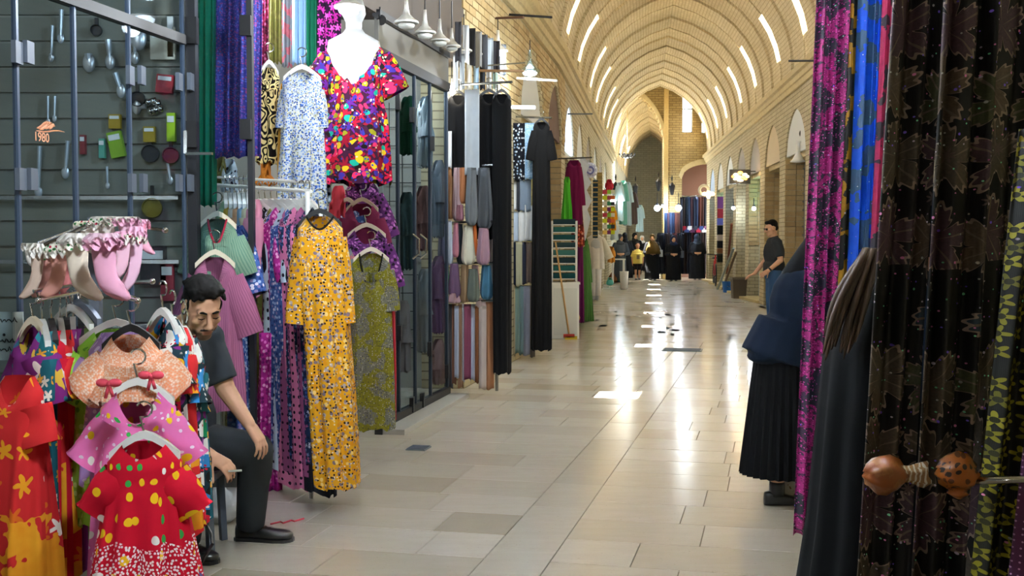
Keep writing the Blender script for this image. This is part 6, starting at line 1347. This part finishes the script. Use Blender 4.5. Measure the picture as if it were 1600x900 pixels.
drape('narrow rose embroidered fabric beside the blue one', 1384, 1412, 1350, 1380, 600, 4.3, F_PKE, 2, .015, 4)
drape('black leaf embroidered fabric left fold', 1398, 1482, 1318, 1410, 1100, 2.62, F_LEAF, 2, .018, 5)
drape('black leaf embroidered fabric middle fold', 1474, 1560, 1402, 1500, 1100, 2.58, F_LEAF, 2, .02, 6)
drape('black leaf embroidered fabric at the right edge', 1550, 1680, 1480, 1600, 1100, 2.66, F_LEAF, 2, .02, 7)
drape('black fabric printed with small gold flowers', 1600, 1700, 1494, 1610, 1100, 2.46, F_GFL, 3, .018, 8, yt=200)
drape('plum dotted fabric in the lower right corner', 1600, 1720, 1560, 1680, 1100, 2.40, F_PLUM, 2, .012, 9, yt=700)
m = MB(); a, b_ = P(1500, 752, 2.44), P(1680, 746, 2.36); m.tube([a, b_], .0085, 10); tag(m.build('steel_rod', CHROME, None, True), 'horizontal steel arm in front of the gold flowered fabric', 'rod')
OR = pat('orange_animal_print', '#a85c18', [dict(k='spot', s=60, r=.34, c=['#2c1408', '#5c2c08'], p=.55)], .4, .5)
OR2 = pat('orange_satin', '#9c5420', [dict(k='blot', s=24, r=.45, c=['#c07a38', '#6c3410'])], .3, .6)
def knot(px0, px1, py, Y, prof_, mat, nm, par):
    k = Y / FPX; rings = []
    for i, (t_, r) in enumerate(prof_):
        ce = P(px0 + (px1 - px0) * t_, py, Y); rings.append([ce + Vector((.006 * math.sin(3 * a + i), r * k * math.cos(a) * (1 + .16 * math.sin(5 * a + i * .7) + .07 * math.sin(11 * a + i)), r * k * math.sin(a) * (1 + .12 * math.sin(4 * a + i * .8) + .07 * math.sin(9 * a - i)))) for a in [2 * PI * j / 18 for j in range(18)]])
    m = MB(); m.loft(rings, True, True, True); return wb(m, nm, mat, par, True)
t = thing('knotted_cloth', 'orange brown knotted cloth bundle with a clear wrap in front of the leaf fabric', 'bundle', P(1400, 742, 2.46))
knot(1352, 1412, 742, 2.46, ((0, 6), (.1, 18), (.3, 27), (.6, 29), (.85, 22), (1, 14)), OR2, 'cloth_bulb', t); knot(1408, 1446, 741, 2.46, ((0, 14), (.3, 12), (.7, 17), (1, 19)), pat('clear_wrap', '#a8825c', [dict(k='stripe', s=30, r=.3, c=['#e0d8cc'], dis=4)], .2, .7), 'wrap', t)
t = thing('knotted_cloth', 'orange leopard print knotted cloth on the steel arm', 'bundle', P(1495, 738, 2.44))
knot(1466, 1524, 738, 2.44, ((0, 8), (.15, 22), (.45, 31), (.75, 27), (1, 10)), OR, 'cloth_bulb', t); knot(1484, 1510, 768, 2.43, ((0, 5), (.5, 12), (1, 6)), OR, 'loose_end', t)
# ------------------------------------------------------------------ women at the stall
NAVY = fab('#101c2e'); SKBLK = fab('#0c0d10')
q = Vector((1.53, 6.42, 0)); t = thing('person', 'woman in navy jacket and black pleated skirt leaning over the cloth stall', 'person', q); V = lambda x, y, z: q + Vector((x, y, z))
HMx = headM(V(.27, .0, 1.47), 1.3, .5); prm = head(HMx, .95) + neck(HMx, V(.15, 0, 1.27), .95)
prm += [('e', V(.1, 0, 1.1), (.15, .17, .22)), ('e', V(.0, 0, .86), (.16, .16, .2)), ('c', V(.13, -.16, 1.24), .055, V(.13, .16, 1.24), .055)]
e1, w1_ = V(.20, -.20, .98), V(.42, -.14, .98); e2, w2_ = V(.22, .2, .98), V(.42, .14, 1.0)
prm += [('c', V(.13, -.17, 1.24), .05, e1, .042), ('c', e1, .04, w1_, .028), ('c', V(.13, .17, 1.24), .05, e2, .042), ('c', e2, .04, w2_, .028)] + hand(w1_, (1, .2, -.1), (0, 0, -1), -1) + hand(w2_, (1, -.2, -.1), (0, 0, -1), 1)
for s2, fx in ((-1, -.04), (1, .06)): prm += [('c', V(0, s2 * .09, .8), .085, V(fx, s2 * .08, .42), .06), ('c', V(fx, s2 * .08, .42), .056, V(fx - .02, s2 * .08, .08), .036)]
blob('body', prm, .010, SKIN, t, 2)
blob('jacket', [('e', V(.09, 0, 1.1), (.185, .205, .24)), ('e', V(.0, 0, .88), (.2, .19, .2)), ('c', V(.13, -.15, 1.24), .085, V(.13, .15, 1.24), .085), ('t', V(.03, 0, 1.0), .19, V(-.035, 0, .80), .225), ('t', V(.13, -.17, 1.25), .085, V(.205, -.205, .96), .078), ('t', V(.195, -.2, .98), .078, V(.40, -.145, .98), .06), ('t', V(.13, .17, 1.25), .085, e2, .075), ('t', e2, .075, V(.40, .14, 1.0), .06), ('e', V(-.12, -.02, .82), (.10, .16, .04))], .013, NAVY, t, 5)
pr = []
for i in range(12): f = i / 11; pr.append((V(.0 - .01 * f, 0, .90 - .74 * f), .165 + .065 * f, .165 + .06 * f))
wb(robe(pr, 120, 30, .013, seed=3), 'pleated_skirt', SKBLK, t)
for s2, fx in ((-1, -.04), (1, .06)):
    wb(shoe(V(fx - .09, s2 * .08, 0), (1, -.15 * s2 - .1), .25, .042, .075), 'shoe', LEATH, t, True); m = MB(); m.cap(V(fx - .02, s2 * .08, .05), .043, V(fx - .02, s2 * .08, .13), .042, flat=True); wb(m, 'sock', BLACKP, t, True)
R3 = HMx.to_3x3(); o3 = lambda x, y, z: HMx @ Vector((x, y, z))
blob('headscarf', [('e', o3(0, -.03, .03), (.10, .115, .115), R3), ('e', o3(0, -.04, -.08), (.095, .10, .11), R3), ('c', o3(0, -.06, -.06), .09, V(.08, 0, 1.24), .12), ('c', V(.14, 0, 1.30), .09, V(.1, 0, 1.24), .10)], .015, SKBLK, t, 3)
t2 = thing('carton', 'small white carton on the floor behind the pleated skirt', 'box', PF(1228, 778)); m = MB(); m.box((0, 0, .07), (.16, .14, .13)); m.build('box_body', pat('carton_white', '#d8d4cc', [dict(k='blot', s=20, r=.42, c=['#8c6c4c'])]), t2)
for s2 in (-1, 1): m = MB(); m.box((s2 * .05, -.06, .145), (.09, .1, .006), (.5, s2 * .3, 0)); m.build('flap', WHITEPAINT, t2)
# woman half hidden between the fabrics
q = Vector((1.14, 3.45, 0)); t = thing('person', 'woman in black with long brown hair half hidden by the leaf fabric', 'person', q); V = lambda x, y, z: q + Vector((x, y, z))
HMx = headM(V(.11, 0, 1.49), 1.7, .35); prm = head(HMx, .95) + neck(HMx, V(.02, 0, 1.33), .95) + [('e', V(0, 0, 1.15), (.16, .17, .22)), ('e', V(0, 0, .9), (.16, .16, .2)), ('c', V(0, -.16, 1.28), .055, V(0, .16, 1.28), .055)]
for s2 in (-1, 1): prm += [('c', V(0, s2 * .17, 1.28), .05, V(.1, s2 * .2, 1.0), .042), ('c', V(.1, s2 * .2, 1.0), .04, V(.3, s2 * .12, 1.02), .028), ('c', V(0, s2 * .09, .8), .08, V(0, s2 * .09, .06), .04)] + hand(V(.3, s2 * .12, 1.02), (1, 0, -.1), (0, 0, -1), s2)
blob('body', prm, .012, SKIN, t, 2)
wb(robe([(V(.02, 0, 1.4), .07, .07), (V(.0, 0, 1.33), .13, .19), (V(-.0, 0, 1.15), .19, .22), (V(-.02, 0, .9), .19, .20), (V(-.03, 0, .6), .205, .22), (V(-.05, 0, .3), .225, .25), (V(-.06, 0, .04), .24, .27)], 60, 12, .02, seed=5), 'robe', fab('#0d0f12'), t, True)
for s2 in (-1, 1):
    m = MB(); m.cap(V(0, s2 * .17, 1.28), .08, V(.1, s2 * .2, 1.0), .075); m.cap(V(.1, s2 * .2, 1.0), .07, V(.27, s2 * .13, 1.02), .06, flat=True); wb(m, 'sleeve', fab('#122033'), t, True)
    wb(shoe(V(-.08, s2 * .09, 0), (1, 0), .25, .045, .07), 'shoe', LEATH, t, True)
R3 = HMx.to_3x3(); o3 = lambda x, y, z: HMx @ Vector((x, y, z))
blob('headscarf', [('e', o3(0, -.03, .05), (.10, .115, .10), R3), ('e', o3(0, -.05, -.02), (.09, .09, .09), R3)], .014, fab('#131c28'), t, 3)
HB = plain('hair_brown', c(74, 57, 44), .45, grain=.5, gs=30)
rr = random.Random(2); hl = MB()
for s_ in range(26):
    u = s_ / 25; x0 = 1352 + 22 * u + rr.uniform(-2, 2); x1 = 1284 + 52 * u + rr.uniform(-5, 5); yb_ = 545 + rr.uniform(-25, 35) - 30 * u; pts = []
    for i in range(9):
        f = i / 8; pts.append(P(x0 + (x1 - x0) * f ** 1.25 - 16 * math.sin(PI * f) * (1 - u), 388 + (yb_ - 388) * f, 3.26 + .05 * math.sin(s_ * 2.4)))
    hl.tube(pts, [.007, .009, .010, .010, .010, .009, .008, .006, .002], 7)
m = MB(); m.V, m.F, m.U = hl.V, hl.F, hl.U; o = wb(m, 'long_hair', HB, t, True)
# ------------------------------------------------------------------ pendant lamps added out of view to light the near hall
for i, (x, y, z, pw) in enumerate(((-.95, 3.2, 2.75, 75), (-.7, 5.2, 2.9, 60), (.3, 8.2, 3.5, 70), (.9, 3.0, 3.6, 60), (1.2, 11.0, 4.1, 90))):
    t = thing('pendant_lamp', 'added out of view cone pendant lighting the hall, number %s from the camera end' % ('one', 'two', 'four', 'three', 'five')[i], 'lamp', (x, y, z))
    m = MB(); m.lathe([(.0, .30), (.022, .30), (.026, .17), (.045, .10), (.10, .045), (.14, .02), (.145, 0), (.135, -.004), (.06, .03)], n=24); m.build('shade', WHITEP, t, True)
    m = MB(); m.tube([(0, 0, .3), (0, 0, 5.6 - z)], .005, 6); m.build('cord', BLACKP, t)
    m = MB(); m.lathe([(.05, .01), (.10, -.012), (.09, -.03), (.04, -.045)], n=18); m.build('bulb', BULBB, t, True)
    lamp('pendant_light', (x, y, z - .12), pw * 1.45, (.84, .93, 1), .09)
# tubes added out of view to brighten the shop interiors
for (x, y, z, pw) in ((-2.5, 4.8, 2.9, 11), (-1.7, 7.4, 3.0, 30), (-1.1, 10.3, 2.9, 30)):
    t = thing('added_fill_tube', 'added ceiling tube light brightening the %s' % ('kitchenware shop' if y < 5 else ('dress shop' if y < 9 else 'shop behind the closed glass doors')), 'lamp', (x, y, z + .1))
    m = MB(); m.box((0, 0, .03), (.08, .7, .05)); m.build('housing', WHITEP, t); m = MB(); m.tube([(0, -.32, -.02), (0, .32, -.02)], .016, 8); m.build('tube', BULBB, t); lamp('tube_light', (x, y, z), pw, (.9, .96, 1), .1)
